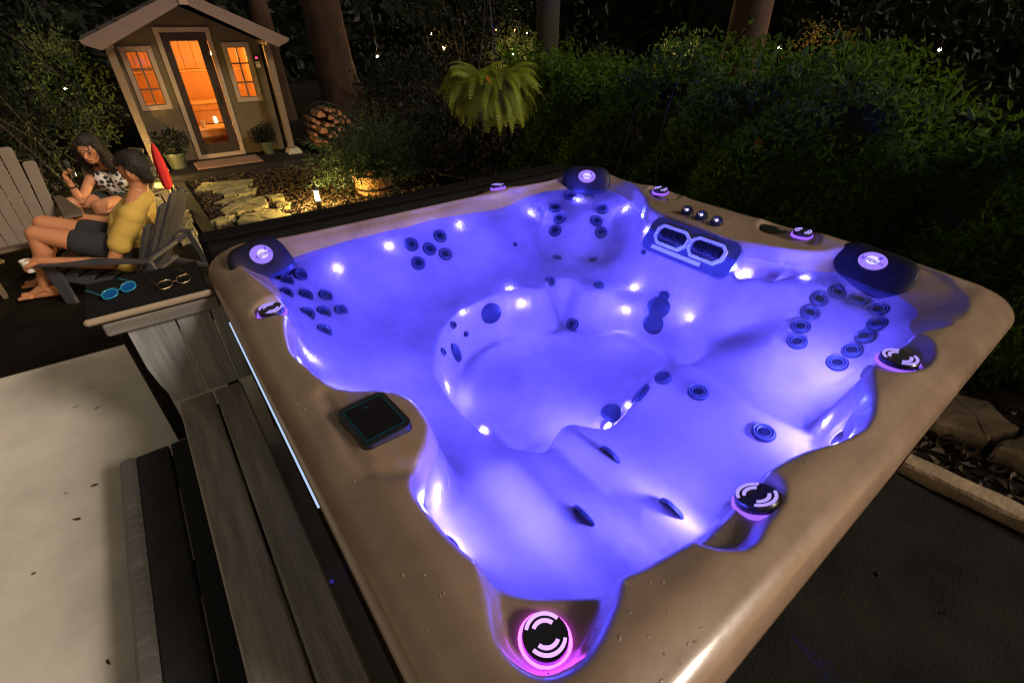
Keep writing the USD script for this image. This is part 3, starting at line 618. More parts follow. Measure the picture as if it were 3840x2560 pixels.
# ================================================================== GROUND, PATIO, PATH
def grid_sheet(x0, x1, y0, y1, nx, ny, zf):
    X, Y = np.meshgrid(np.linspace(x0, x1, nx), np.linspace(y0, y1, ny), indexing='ij'); Z = zf(X, Y)
    V = np.stack([X, Y, Z], -1).reshape(-1, 3); i, j = np.meshgrid(np.arange(nx - 1), np.arange(ny - 1), indexing='ij'); a = i * ny + j
    F = np.vstack([np.stack([a, a + ny, a + ny + 1], -1).reshape(-1, 3), np.stack([a, a + ny + 1, a + 1], -1).reshape(-1, 3)])
    return trimesh.Trimesh(V, F, process=False)
def gz(x, y):
    p = np.stack([np.asarray(x, float), np.asarray(y, float), np.zeros_like(np.asarray(x, float))], -1)
    return -0.035 + 0.022 * (meshkit.fbm(p * 3.1, 3, 5) - 0.5)
struct('ground', cat(grid_sheet(-9, 9, -7, 13, 240, 260, gz), trimesh.Trimesh([[-90, -90, -0.06], [90, -90, -0.06], [90, 90, -0.06], [-90, 90, -0.06]], [[0, 1, 2], [0, 2, 3]], process=False)), MAT['dark_ground'], smooth=True)
slab = Polygon([(-7, -5), (-1.06, -5), (-1.06, 2.24), (-1.65, 2.245), (-7, 2.36)])
struct('patio', prism(list(slab.exterior.coords)[:-1], -0.12, 0.0, 0.006), MAT['concrete'])
struct('tub_pad', box(-1.055, 1.04, -5.0, 1.2, -0.12, -0.006), MAT['dark_pad'])

path = thing('path', 'flagstone path of flat pale stones leading to the shed door', 'path')
stage.GetPrimAtPath(path).SetCustomDataByKey('kind', 'structure')
STONES = [[(-0.84, 5.64), (-0.70, 5.94), (-0.15, 5.74), (-0.24, 5.49), (-0.45, 5.54), (-0.65, 5.50)],
          [(-0.66, 5.47), (-0.28, 5.46), (-0.29, 5.33), (-0.54, 5.28), (-0.66, 5.35)],
          [(-0.59, 5.21), (-0.23, 5.25), (-0.28, 5.08), (-0.46, 5.09), (-0.58, 5.15)],
          [(-0.73, 4.97), (-0.57, 5.11), (-0.45, 5.05), (-0.48, 4.98), (-0.66, 4.87)],
          [(-0.73, 4.65), (-0.46, 4.96), (-0.22, 4.89), (-0.26, 4.51), (-0.32, 4.47), (-0.60, 4.47), (-0.70, 4.52)],
          [(-0.22, 4.89), (-0.04, 4.83), (-0.05, 4.62), (-0.21, 4.71)],
          [(-0.19, 4.60), (-0.04, 4.55), (-0.07, 4.37), (-0.17, 4.30), (-0.22, 4.41)],
          [(-0.59, 4.35), (-0.34, 4.39), (-0.19, 4.33), (-0.21, 4.19), (-0.12, 4.04), (-0.36, 3.99), (-0.65, 4.13)],
          [(-0.86, 4.29), (-0.77, 4.40), (-0.61, 4.38), (-0.69, 4.27), (-0.84, 4.24)],
          [(-1.23, 6.27), (-1.16, 6.33), (-0.99, 6.26), (-1.00, 6.06), (-1.24, 6.19)],
          [(-1.05, 6.03), (-0.99, 6.01), (-1.00, 5.10), (-1.14, 5.12)],
          [(-1.16, 5.02), (-1.01, 5.02), (-1.00, 4.85), (-1.04, 4.68), (-1.18, 4.74)],
          [(-1.18, 4.67), (-0.99, 4.74), (-1.00, 4.52), (-1.20, 4.48)],
          [(-1.20, 4.42), (-1.14, 4.49), (-1.02, 4.50), (-1.02, 3.95), (-1.18, 3.88), (-1.21, 4.10)]]
def flagstone(P, z0, z1, seed):
    """Irregular stone: outline roughened, edges chipped, top slightly uneven."""
    r = np.random.default_rng(seed); P = np.array(P); ring = np.array(Polygon(P).buffer(-0.012).buffer(0.008).segmentize(0.05).exterior.coords)[:-1]
    ring = ring + r.normal(0, 0.009, ring.shape)
    pg = Polygon(ring).buffer(0)
    if pg.geom_type != 'Polygon': pg = max(pg.geoms, key=lambda g: g.area)
    ring = np.array(pg.exterior.coords)[:-1]; c = np.array(pg.representative_point().coords[0]); n = len(ring)
    in1 = c + (ring - c) * 0.93; in2 = c + (ring - c) * 0.5; t = r.normal(0, 0.006, 3)
    zt = lambda q: z1 + (q[:, 0] - c[0]) * t[0] + (q[:, 1] - c[1]) * t[1]
    V = np.vstack([np.column_stack([ring, np.full(n, z0)]), np.column_stack([ring, zt(ring) - 0.008]), np.column_stack([in1, zt(in1) + r.normal(0, .0015, n)]), np.column_stack([in2, zt(in2) + r.normal(0, 0.003, n)]), [[*c, z1 + 0.002]]])
    F = []
    for k in range(3):
        for q in range(n):
            a, b = k * n + q, k * n + (q + 1) % n; F += [[a, b, b + n], [a, b + n, a + n]]
    for q in range(n): F.append([3 * n + q, 3 * n + (q + 1) % n, 4 * n])
    m = trimesh.Trimesh(V, np.array(F), process=False)
    if not pg.exterior.is_ccw: m.invert()
    return m
for k, P in enumerate(STONES): part(path, 'stone', flagstone(P, -0.05, 0.004 + 0.008 * (k % 3), 100 + k), MAT['slate'], smooth=25)

t = thing('black_strip', 'black strip lying beside the flagstone path', 'edging')
part(t, 'timber', hullm([(x, y, z) for x, y in ((-1.0, 6.2), (-0.88, 6.2), (-0.86, 3.9), (-0.975, 3.9)) for z in (-0.06, 0.0)]), MAT['black_wood'])  # dark strip on the ground, built as a flat beam

t = thing('landscape_edging', 'weathered pale timber edging around the dark pad beside tub', 'edging')
def beam(a, b, w, z0, z1, seed):
    r = np.random.default_rng(seed); a, b = np.array(a), np.array(b); d = (b - a) / np.linalg.norm(b - a); n = np.array([-d[1], d[0]]); N = max(6, int(np.linalg.norm(b - a) / 0.07)); V, F = [], []
    for k in range(N + 1):
        c = a + (b - a) * k / N
        for s, z in ((-1, z0), (-1, z1 - 0.012), (-0.8, z1), (0.8, z1), (1, z1 - 0.012), (1, z0)):
            V.append([*(c + n * (s * w / 2 + r.normal(0, 0.003))), z + r.normal(0, 0.003)])
    for k in range(N):
        for q in range(6):
            p_, p2 = k * 6 + q, k * 6 + (q + 1) % 6; F += [[p_, p2 + 6, p2], [p_, p_ + 6, p2 + 6]]
    for o, s in ((0, 1), (N * 6, -1)):
        for q in range(1, 5): F.append([o, o + q, o + q + 1][::s])
    return trimesh.Trimesh(np.array(V), np.array(F), process=False)
part(t, 'timber', beam((1.14, -1.03), (1.36, -2.9), 0.105, -0.05, 0.03, 1), MAT['edging'])
for k, (P, lab) in enumerate((([(1.50, -1.04), (1.83, -1.0), (1.90, -1.18), (1.78, -1.33), (1.56, -1.25)], 'flat pale stone nearest the right tub corner under the hedge'),
               ([(1.53, -1.28), (1.78, -1.36), (1.88, -1.62), (1.62, -1.66), (1.52, -1.46)], 'flat pale stone at the right picture edge below the hedge'))):
    tag(stage.GetPrimAtPath(struct('border_stone', flagstone(P, -0.06, 0.05, 40 + k), MAT['edging'], smooth=50, kind=None)), lab, 'stone', 'pale border stones under the hedge')

# ---- leaves and plants
def leaves(P, D, size, wid, fold=0.25, seed=0, upj=None):
    """Leaf shaped folded blades (4 triangles) at points P growing along D; each an island of its own."""
    r = np.random.default_rng(seed); n = len(P); D = D / np.linalg.norm(D, axis=1, keepdims=True)
    s = r.normal(size=(n, 3)) + (0 if upj is None else upj); S = np.cross(D, s); S /= np.linalg.norm(S, axis=1, keepdims=True) + 1e-9; N = np.cross(S, D)
    L = (size * r.uniform(0.65, 1.3, n))[:, None]; W = L * wid
    mid1, mid2 = P + D * L * 0.35, P + D * L * 0.7
    V = np.stack([P, mid1 + S * W * 0.5 + N * W * fold, mid2 + S * W * 0.36 + N * W * fold * .8, P + D * L - N * L * 0.10, mid2 - S * W * 0.36 + N * W * fold * .8, mid1 - S * W * 0.5 + N * W * fold, mid1 * .5 + mid2 * .5], 1)
    f = np.array([[0, 1, 6], [1, 2, 6], [2, 3, 6], [3, 4, 6], [4, 5, 6], [5, 0, 6]])
    return trimesh.Trimesh(V.reshape(-1, 3), (np.arange(n)[:, None, None] * 7 + f).reshape(-1, 3), process=False)
def rand_dirs(n, r, up=0.0):
    d = r.normal(size=(n, 3)); d[:, 2] += up; return d
def clumps(centre, radii, n_clump, n_leaf, spread, seed, size, wid, up=0.3, shell_=0.55, zmin=0.02):
    """Foliage: leaf clumps spread through an ellipsoid, mostly towards its outside, with gaps between."""
    r = np.random.default_rng(seed); d = r.normal(size=(n_clump, 3)); d /= np.linalg.norm(d, axis=1, keepdims=True)
    q = d * (shell_ + (1 - shell_) * r.random((n_clump, 1)) ** 0.6) * np.array(radii) + np.array(centre)
    q += r.normal(size=q.shape) * 0.12 * np.array(radii)
    P = np.repeat(q, n_leaf, 0) + r.normal(size=(n_clump * n_leaf, 3)) * spread; P = P[P[:, 2] > zmin]
    out = P - np.array(centre); out /= np.linalg.norm(out, axis=1, keepdims=True) + 1e-6
    return leaves(P, out * 0.7 + rand_dirs(len(P), r, up) * 0.8, size, wid, seed=seed)

# hedge beyond the tub
def hedge_top(y): return 1.36 + 0.12 * np.sin(y * 2.1) + 0.09 * np.sin(y * 5.3 + 1)
r = np.random.default_rng(3); N = 30000
y = r.uniform(-2.15, 3.4, N); t_ = r.random(N); top = hedge_top(y); z = top * r.random(N) ** 0.85
x = 2.02 + 0.20 * np.sin(y * 3.3) * np.cos(z * 4) + 0.14 * np.sin(y * 9 + z * 7) + np.abs(r.normal(0, 0.13, N)) + 0.10 * (y > 1)
k = r.random(N) < 0.22; z[k] = top[k] + r.normal(0, 0.06, k.sum()); x[k] = 2.0 + r.random(k.sum()) * 1.1
x = x - 0.12 * (z < 0.5) * r.random(N)
P = np.column_stack([x, y, np.maximum(z, 0.0)]); cl = (meshkit.noise(P * [3.5, 3.5, 3.5], 9) > 0.27); P = P[cl]
D = rand_dirs(len(P), r, 0.15) + np.array([-0.9, -0.2, 0.1])
hd = thing('hedge', 'tall dense dark green broadleaf hedge running behind the tub', 'hedge')
part(hd, 'foliage', leaves(P, D, 0.066, 0.40, seed=4), MAT['leaf_hedge'], kind='stuff')
St = []
for k in range(22):
    y0 = r.uniform(-2.0, 3.2); x0 = r.uniform(2.15, 2.6); pts = [(x0, y0, -0.05)]
    for q in range(5): pts.append((pts[-1][0] + r.normal(-0.03, 0.07), pts[-1][1] + r.normal(0, 0.09), pts[-1][2] + 0.25 + r.random() * 0.06))
    St.append(tube(pts, np.linspace(0.014, 0.004, len(pts)), 5))
part(hd, 'stems', cat(*St), MAT['bark_dark'])
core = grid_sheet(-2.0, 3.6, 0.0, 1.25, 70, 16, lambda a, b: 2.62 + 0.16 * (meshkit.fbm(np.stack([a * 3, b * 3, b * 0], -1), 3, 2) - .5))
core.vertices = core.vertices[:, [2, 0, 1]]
part(hd, 'dark_backing', core, MAT['leaf_dark'], smooth=True)  # dark sheet added inside the hedge to close gaps between leaves
m = leaves(np.array([[1.86, 0.40, 1.10]]), np.array([[0, -.35, -1.]]), 0.075, 0.5, seed=8)
tag(stage.GetPrimAtPath(struct('dead_leaf', m, MAT['red_leaf'] if 'red_leaf' in MAT else plain('red_leaf', (0.30, 0.06, 0.004), rough=0.8, spec=0.05), kind=None)), 'rusty red dead leaf caught in the dark hedge', 'leaf')

# fallen leaves
def litter(n, seed, boxes, size=0.045):
    r = np.random.default_rng(seed); out = []
    for (x0, x1, y0, y1, wgt) in boxes:
        q = int(n * wgt); out.append(np.column_stack([r.uniform(x0, x1, q), r.uniform(y0, y1, q)]))
    P = np.vstack(out); P = np.column_stack([P, gz(P[:, 0], P[:, 1]) + 0.012 + 0.012 * r.random(len(P))])
    D = r.normal(size=(len(P), 3)); D[:, 2] *= 0.22
    return leaves(P, D, size, 0.5, fold=0.35, seed=seed, upj=np.array([0, 0, 0.0]))
from shapely import prepared
lit = litter(6500, 21, [(-0.84, 1.4, 3.8, 6.2, 0.75), (0.85, 1.7, 3.6, 5.6, 0.25)], 0.04)
struct('leaf_litter', lit, MAT['mulch_leaf'], kind='stuff', label='brown dry leaves and bark mulch around the path stones')
struct('leaf_litter', litter(420, 22, [(1.22, 1.62, -1.9, -0.95, 0.8), (1.6, 2.0, -2.2, -1.0, 0.2)], 0.06), MAT['mulch_leaf'], kind='stuff', label='fallen brown leaves between edging timber and hedge')

r = np.random.default_rng(91); P = np.vstack([[(-1.95, 1.05, 0.004), (-2.02, 0.66, 0.004)], np.column_stack([r.uniform(-2.6, -1.75, 9), r.uniform(-0.3, 2.1, 9), np.full(9, 0.004)]), np.column_stack([r.uniform(-0.2, 1.0, 14), r.uniform(-2.4, -1.15, 14), np.full(14, -0.002)])])
D_ = r.normal(size=P.shape); D_[:, 2] = 0.08
struct('leaf_litter', leaves(P, D_, 0.026, 0.35, seed=92, upj=np.array([0, 0, 0.2])), MAT['mulch_leaf'], kind='stuff', label='few small dry leaves scattered on the paving around the tub')
# trees, far shrubs
def trunk(pts, rads, seed, seg=20):
    m = tube(pts, rads, seg); v = m.vertices; n_ = meshkit.fbm(v * [7, 7, 1.2], 3, seed) - 0.5
    c = np.array(pts)[np.argmin(np.abs(np.array(pts)[None, :, 2] - v[:, 2:3]), 1)]; d = v - c; d[:, 2] = 0; l = np.linalg.norm(d, axis=1, keepdims=True) + 1e-6
    m.vertices = v + d / l * (n_[:, None] * 0.28 * l); return m
def dense(pts, rads, n=14):
    pts, rads = np.array(pts, float), np.array(rads, float); s = np.linspace(0, len(pts) - 1, n); k = np.arange(len(pts))
    return np.stack([np.interp(s, k, pts[:, q]) for q in range(3)], 1), np.interp(s, k, rads)
def tree(label, pts, rads, seed, crown, mat_t, mat_l='leaf_dark', extra=()):
    t = thing('tree', label, 'tree', group='trees beyond the garden')
    p, rr = dense(pts, rads); part(t, 'trunk', trunk(p, rr, seed), MAT[mat_t], smooth=True)
    for a, ra in extra: part(t, 'limb', trunk(*dense(a, ra, 10), seed + 1, 10), MAT[mat_t], smooth=True)
    c, rad_, nc, nl, sp, sz = crown
    part(t, 'crown', clumps(c, rad_, nc, nl, sp, seed, sz, 0.5), MAT[mat_l], kind='stuff')
    return t
tree('broad brown tree trunk with dark bands standing right of the shed', [(2.55, 9.45, -0.1), (2.5, 9.65, 0.9), (2.48, 9.72, 1.7), (2.45, 9.75, 3.2), (2.6, 9.8, 5)], [0.46, 0.37, 0.36, 0.33, 0.25], 1, ((2.6, 9.9, 5.6), (2.4, 2.4, 1.4), 160, 14, 0.22, 0.16), 'bark_brown')
tree('reddish brown tree trunk rising behind the hedge', [(6.7, 3.4, -0.1), (6.68, 3.42, 1.2), (6.72, 3.46, 2.2), (6.85, 3.5, 5)], [0.36, 0.29, 0.26, 0.2], 2, ((6.8, 3.5, 5.4), (2.2, 2.2, 1.4), 150, 14, 0.22, 0.16), 'bark_brown')
tree('dark tree trunk standing right of the hanging fern', [(3.45, 4.27, -0.1), (3.46, 4.28, 1.2), (3.46, 4.27, 2.4), (3.4, 4.3, 4.2)], [0.17, 0.145, 0.13, 0.09], 3, ((3.3, 4.3, 4.6), (1.8, 1.8, 0.9), 110, 14, 0.2, 0.14), 'bark_dark', extra=[([(3.43, 4.28, 2.2), (2.5, 3.5, 2.62), (1.35, 2.55, 2.62), (0.9, 2.1, 2.6)], [0.07, 0.05, 0.03, 0.012])])
tree('slim mottled tree trunk just behind the shed roof', [(1.5, 10.2, -0.1), (1.48, 10.2, 2), (1.4, 10.3, 4.5)], [0.2, 0.16, 0.1], 4, ((1.4, 10.3, 4.9), (1.6, 1.6, 1.0), 90, 12, 0.2, 0.15), 'bark_brown')
def branches(c, rads, n, seed):
    r = np.random.default_rng(seed); out = []
    for k in range(n):
        e = np.array(c) + r.normal(size=3) * np.array(rads) * 0.6; b = np.array([c[0], c[1], 0.0]) + r.normal(size=3) * [0.15, 0.15, 0]
        mid = (b + e) / 2 + r.normal(size=3) * 0.15; out.append(tube([b, mid, e], [0.02, 0.012, 0.004], 5))
    return cat(*out)
def shrub(label, c, rads, n, nl, sp, sz, seed, m='leaf_dark', name='shrub', catg='shrub', shell_=0.5, wid=0.5):
    t = thing(name, label, catg, group='trees beyond the garden' if catg == 'tree' else 'shrubs around the garden'); part(t, 'foliage', clumps(c, rads, n, nl, sp, seed, sz, wid, shell_=shell_), MAT[m], kind='stuff')
    part(t, 'branches', branches(c, rads, 9, seed), MAT['bark_dark']); return t
shrub('leafy dark tree crown lit by the far lamps above the hanging fern', (5.6, 9.3, 1.9), (1.35, 1.2, 0.95), 150, 11, 0.10, 0.085, 31, 'leaf_bush', name='tree', catg='tree')
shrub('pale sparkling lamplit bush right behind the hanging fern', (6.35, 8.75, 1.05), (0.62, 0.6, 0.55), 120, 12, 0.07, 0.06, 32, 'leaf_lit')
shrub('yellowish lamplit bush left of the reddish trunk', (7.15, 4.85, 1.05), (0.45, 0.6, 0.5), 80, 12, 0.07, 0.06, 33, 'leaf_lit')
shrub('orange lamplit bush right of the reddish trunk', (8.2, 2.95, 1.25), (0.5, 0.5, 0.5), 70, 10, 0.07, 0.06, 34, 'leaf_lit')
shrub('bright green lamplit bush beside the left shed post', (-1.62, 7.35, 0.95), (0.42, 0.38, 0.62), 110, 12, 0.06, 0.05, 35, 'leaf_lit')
shrub('dark leafy bush behind the seated woman', (-2.1, 6.5, 0.85), (0.7, 0.6, 0.9), 150, 12, 0.09, 0.07, 36, 'leaf_bush')
shrub('dark leafy bush behind the empty tan chair', (-3.1, 5.8, 0.8), (0.8, 0.7, 0.9), 160, 12, 0.09, 0.07, 37, 'leaf_bush')
shrub('tall dark bush in the top left corner', (-2.6, 8.6, 1.4), (1.3, 1.0, 1.5), 220, 12, 0.14, 0.10, 38, 'leaf_bush')
shrub('dark bush between the firewood and the hanging fern', (2.7, 6.6, 0.5), (0.9, 0.8, 0.7), 150, 12, 0.10, 0.08, 39)
shrub('low green bush in front of the firewood stack', (1.42, 6.15, 0.16), (0.28, 0.25, 0.22), 60, 12, 0.05, 0.05, 45, 'leaf_bush')
shrub('dark ground bush right of the barrel planter', (2.0, 4.7, 0.35), (0.75, 0.5, 0.5), 130, 12, 0.09, 0.07, 43)
shrub('dark ground bush below the hanging fern', (2.5, 3.6, 0.3), (0.7, 0.7, 0.45), 130, 12, 0.09, 0.07, 44)
shrub('dark bush low behind the dark trunk', (4.3, 4.3, 0.6), (1.2, 1.0, 0.8), 170, 12, 0.12, 0.09, 40)
shrub('dark bush low behind the brown trunk', (4.0, 8.6, 0.5), (1.4, 1.0, 0.75), 160, 12, 0.13, 0.1, 41)
shrub('dark bush far right above the hedge', (5.2, 0.2, 1.2), (1.0, 1.8, 1.3), 220, 13, 0.14, 0.1, 42, 'leaf_bush')
# far wood closing the view
P, Dd = [], []
r = np.random.default_rng(77)
wood = grid_sheet(math.radians(-40), math.radians(150), -1.0, 9.0, 160, 24, lambda a, b: 19 + 5 * (meshkit.fbm(np.stack([a * 9, b * 0.6, b * 0], -1), 4, 3) - 0.5))
a, b, q = wood.vertices.T.copy(); wood.vertices = np.column_stack([np.cos(a) * q, np.sin(a) * q, b + 1.6 * np.sin(a * 23) * (b > 8)])
n = 16000; a = r.uniform(math.radians(-40), math.radians(150), n); q = 17.2 + 2.0 * r.random(n)
P = np.column_stack([np.cos(a) * q, np.sin(a) * q, r.uniform(0, 7, n)])
struct('wood', cat(wood, leaves(P, rand_dirs(n, r, 0.2), 0.34, 0.5, seed=5)), MAT['leaf_dark'], kind='stuff', label='dark wood beyond the garden closing off the view')

# far lamps
def bulb(loc, r_, m, label, group=None):
    t = thing('garden_lamp', label, 'lamp', loc, group='lamps glowing among the trees')
    part(t, 'bulb', trimesh.creation.icosphere(2, r_), MAT[m], smooth=True)
    part(t, 'socket', revolve([(r_ * 0.5, r_ * 0.7), (r_ * 0.55, r_ * 1.5), (0, r_ * 1.6)], 10), MAT['black_plastic'])
    part(t, 'cord', tube([(0, 0, r_ * 1.5), (0.02, 0.01, 0.9)], 0.004, 4), MAT['black_plastic'])
glow('lamp_dim', (0.8, 1.0, 0.25), 260.0); glow('lamp_warm', (1.0, 0.30, 0.04), 900.0); glow('lamp_white', (1.0, 0.86, 0.62), 60.0); glow('lamp_yellow', (1.0, 0.70, 0.26), 1500.0); glow('lamp_red', (1.0, 0.12, 0.03), 30.0)
bulb((5.25, 10.0, 1.18), 0.030, 'lamp_warm', 'largest orange lamp low left of the hanging fern')
bulb((5.0, 10.1, 1.46), 0.020, 'lamp_white', 'white lamp just above the largest orange lamp')
bulb((6.35, 9.45, 1.53), 0.016, 'lamp_red', 'left red lamp above the hanging fern')
bulb((6.80, 9.32, 1.52), 0.020, 'lamp_red', 'right red lamp above the hanging fern')
bulb((6.95, 9.05, 1.47), 0.020, 'lamp_white', 'white lamp to the right of the red lamps')
bulb((3.85, 10.6, 1.02), 0.026, 'lamp_yellow', 'bright pale lamp right of the broad brown trunk')
bulb((6.45, 8.9, 1.05), 0.030, 'lamp_yellow', 'unseen pale lamp inside the sparkling bush lighting its leaves')  # out of view among the leaves, placed to light them
bulb((7.25, 4.85, 1.12), 0.028, 'lamp_yellow', 'yellow lamp glowing left of the reddish trunk')
bulb((10.0, 4.55, 1.27), 0.034, 'lamp_white', 'starry white lamp right of the reddish trunk')
bulb((8.3, 3.0, 1.25), 0.030, 'lamp_warm', 'orange lamp inside the bush right of the reddish trunk')
bulb((12.6, 2.55, 1.25), 0.03, 'lamp_yellow', 'small far lamp at the right above the hedge')
bulb((-1.66, 7.4, 0.98), 0.02, 'lamp_dim', 'unseen lamp lighting the green bush by the shed')  # out of view, placed to light the green leaves beside the post
bulb((-2.75, 6.2, 0.72), 0.02, 'lamp_warm', 'unseen orange lamp lighting the bush behind the empty chair')  # out of view, placed to light the bush around it

# ================================================================== SAUNA SHED
def xz(poly, y0, y1, holes=()):
    """Polygon in the xz plane extruded from y0 to y1."""
    P = Polygon(poly, [h for h in holes]); m = trimesh.creation.extrude_polygon(P, y1 - y0, engine='earcut')
    v = m.vertices; m.vertices = np.column_stack([v[:, 0], y1 - v[:, 2], v[:, 1]]); return m
def rect(x0, x1, z0, z1): return [(x0, z0), (x1, z0), (x1, z1), (x0, z1)]
YW = 7.06; RX = -0.2225
SH = thing('sauna_shed', 'small brown gabled sauna shed glowing orange through door and windows', 'shed')
door_hole, w1h, w2h = rect(-0.525, 0.015, 0.055, 1.56), rect(-0.945, -0.685, 0.745, 1.375), rect(0.185, 0.445, 0.765, 1.40)
gable = [(-1.05, 0.05), (0.61, 0.05), (0.61, 1.455), (RX, 1.83), (-1.05, 1.455)]
part(SH, 'wall', xz(gable, YW, YW + 0.06, [door_hole, w1h, w2h]), MAT['shed_wall'])
part(SH, 'wall', box(-1.05, -0.99, YW + 0.062, 8.55, 0.05, 1.45), MAT['shed_wall'])
part(SH, 'wall', box(0.55, 0.61, YW + 0.062, 8.55, 0.05, 1.45), MAT['shed_wall'])
part(SH, 'wall', xz(gable, 8.552, 8.61), MAT['shed_wall'])
part(SH, 'floor', box(-1.2, 0.86, 6.27, 8.66, -0.10, 0.045), MAT['black_wood'])
def mitred(x0, x1, z0, z1, w, y0, y1):
    """Four mitred casing boards."""
    o, i = [(x0, z0), (x1, z0), (x1, z1), (x0, z1)], [(x0 + w, z0 + w), (x1 - w, z0 + w), (x1 - w, z1 - w), (x0 + w, z1 - w)]
    g = 0.0008
    for k in range(4):
        q = Polygon([o[k], o[(k + 1) % 4], i[(k + 1) % 4], i[k]]).buffer(-g, join_style=2)
        yield xz(list(q.exterior.coords)[:-1], y0, y1)
D = part(SH, 'door', xz(rect(-0.505, -0.005, 0.072, 1.54), YW + 0.004, YW + 0.045, [rect(-0.425, -0.105, 0.235, 1.46)]), MAT['shed_door'])
part(D, 'glass', box(-0.430, -0.100, YW + 0.022, YW + 0.027, 0.230, 1.465), MAT['window_glass'])
part(D, 'handle', cat(tube([(-0.045, YW - 0.03, 0.72), (-0.045, YW - 0.03, 0.92)], 0.008, 8), tube([(-0.045, YW - 0.03, 0.74), (-0.045, YW + 0.01, 0.74)], 0.006, 6), tube([(-0.045, YW - 0.03, 0.90), (-0.045, YW + 0.01, 0.90)], 0.006, 6)), MAT['black_wood'])
for m in mitred(-0.565, 0.055, 0.012 + 0.035, 1.605, 0.056, YW - 0.022, YW - 0.001): part(SH, 'door_casing', m, MAT['shed_trim'])
for x0, x1, z0, z1 in ((-0.985, -0.645, 0.705, 1.412), (0.147, 0.483, 0.725, 1.437)):
    W = part(SH, 'window', cat(*[xz(o, YW - 0.004, YW + 0.03, [h]) for o, h in ((rect(x0 + 0.052, x1 - 0.052, z0 + 0.052, z1 - 0.052), rect(x0 + 0.062, x1 - 0.062, z0 + 0.062, z1 - 0.062)),)]), MAT['muntin'])
    for m in mitred(x0, x1, z0, z1, 0.054, YW - 0.020, YW - 0.001): part(W, 'casing', m, MAT['shed_trim'])
    part(W, 'pane', box(x0 + 0.056, x1 - 0.056, YW + 0.012, YW + 0.016, z0 + 0.056, z1 - 0.056), MAT['window_glass'])
    xc = (x0 + x1) / 2; hgt = z1 - z0
    part(W, 'muntin', box(xc - 0.009, xc + 0.009, YW - 0.002, YW + 0.009, z0 + 0.06, z1 - 0.06), MAT['muntin'])
    for f in (0.335, 0.655): part(W, 'muntin', box(x0 + 0.06, x1 - 0.06, YW - 0.003, YW + 0.008, z0 + hgt * f - 0.009, z0 + hgt * f + 0.009), MAT['muntin'])
# roof: two slopes, fascia boards, ridge beam, posts
def slope(sg):
    xe, ze, zr = RX + sg * 1.075, 1.475, 1.945
    top = [(RX + sg * 0.002, zr), (xe, ze), (xe, ze - 0.03), (RX + sg * 0.002, zr - 0.03)]
    return xz(top[::sg], 6.465, 8.8)
for sg in (-1, 1):
    part(SH, 'roof_slope', slope(sg), MAT['shed_roof'])
    xe = RX + sg * 1.09
    fas = [(RX + sg * 0.001, 1.965), (xe, 1.487), (xe + sg * -0.02, 1.452), (RX + sg * 0.93, 1.395), (RX + sg * 0.001, 1.840)]
    part(SH, 'fascia', xz(fas[::sg], 6.43, 6.462), MAT['shed_fascia'], label='pale sloping barge board' if sg < 0 else 'shaded sloping barge board')
    shg = []
    for q in range(5):
        f = q / 5; x0, z0 = RX + sg * (0.03 + 1.04 * f), 1.949 - (0.47 / 1.075) * (0.03 + 1.04 * f)
        x1, z1 = RX + sg * (0.03 + 1.04 * (f + 0.215)), 1.949 - (0.47 / 1.075) * (0.03 + 1.04 * (f + 0.215)) + 0.008
        part(SH, 'shingle_course', xz([(x0, z0), (x1, z1), (x1, z1 + 0.012), (x0, z0 + 0.012)][::-sg], 6.44, 8.81), MAT['shed_roof'])
part(SH, 'ridge_beam', cbox(RX - 0.045, RX + 0.055, 6.40, 6.429, 1.82, 1.94), MAT['shed_trim'])
for x0, zt in ((-1.12, 1.415), (0.592, 1.415)):
    part(SH, 'corner_post', cbox(x0, x0 + 0.085, 6.70, 6.785, 0.12, zt), MAT['shed_fascia'])
    part(SH, 'eave_beam', cbox(x0 - 0.005, x0 + 0.09, 6.47, 8.7, zt + 0.001, zt + 0.055), MAT['shed_fascia'])
for x0, lab in ((-1.185, None), (0.535, None)):
    part(SH, 'footing', hullm([(x0 + dx, y, z) for z, e in ((-0.1, 0.0), (0.03, 0.012), (0.118, 0.05)) for dx in (e, 0.235 - e) for y in (6.61 + e, 6.86 - e)]), MAT['footing'])
cb = part(SH, 'control_box', cbox(0.505, 0.565, YW - 0.035, YW - 0.001, 1.215, 1.285), MAT['black_plastic'])
part(cb, 'red_light', ellipsoid((0.535, YW - 0.036, 1.252), (0.018, 0.008, 0.010), 2), MAT['led_red'], smooth=True)
nt = part(SH, 'notice', box(0.515, 0.568, YW - 0.008, YW - 0.001, 1.135, 1.205), MAT['white_plastic'])
for q in range(4): part(nt, 'printed_line', box(0.521, 0.562 - 0.006 * (q % 2), YW - 0.0105, YW - 0.0082, 1.145 + q * 0.015, 1.150 + q * 0.015), MAT['black_plastic'])
# interior
for q in range(10):
    x0 = -0.985 + q * 0.1525; part(SH, 'wall_board', cbox(x0, x0 + 0.150, 8.28, 8.30, 1.07, 1.448, 0.006), MAT['sauna_wood'])
part(SH, 'back_panel', box(-0.987, 0.547, 8.275, 8.302, 0.05, 1.03), MAT['sauna_wood'])
part(SH, 'back_rail', cbox(-0.987, 0.547, 8.25, 8.30, 1.035, 1.066), MAT['sauna_bench'])
part(SH, 'lining', box(-0.986, -0.975, 7.13, 8.27, 0.05, 1.45), MAT['sauna_wood'])
part(SH, 'lining', box(0.535, 0.546, 7.13, 8.27, 0.05, 1.45), MAT['sauna_wood'])
part(SH, 'ceiling', box(-0.974, 0.534, 7.13, 8.275, 1.452, 1.47), MAT['sauna_wood'])
part(SH, 'sauna_floor', box(-0.97, 0.53, 7.13, 8.26, 0.046, 0.06), MAT['sauna_wood'])
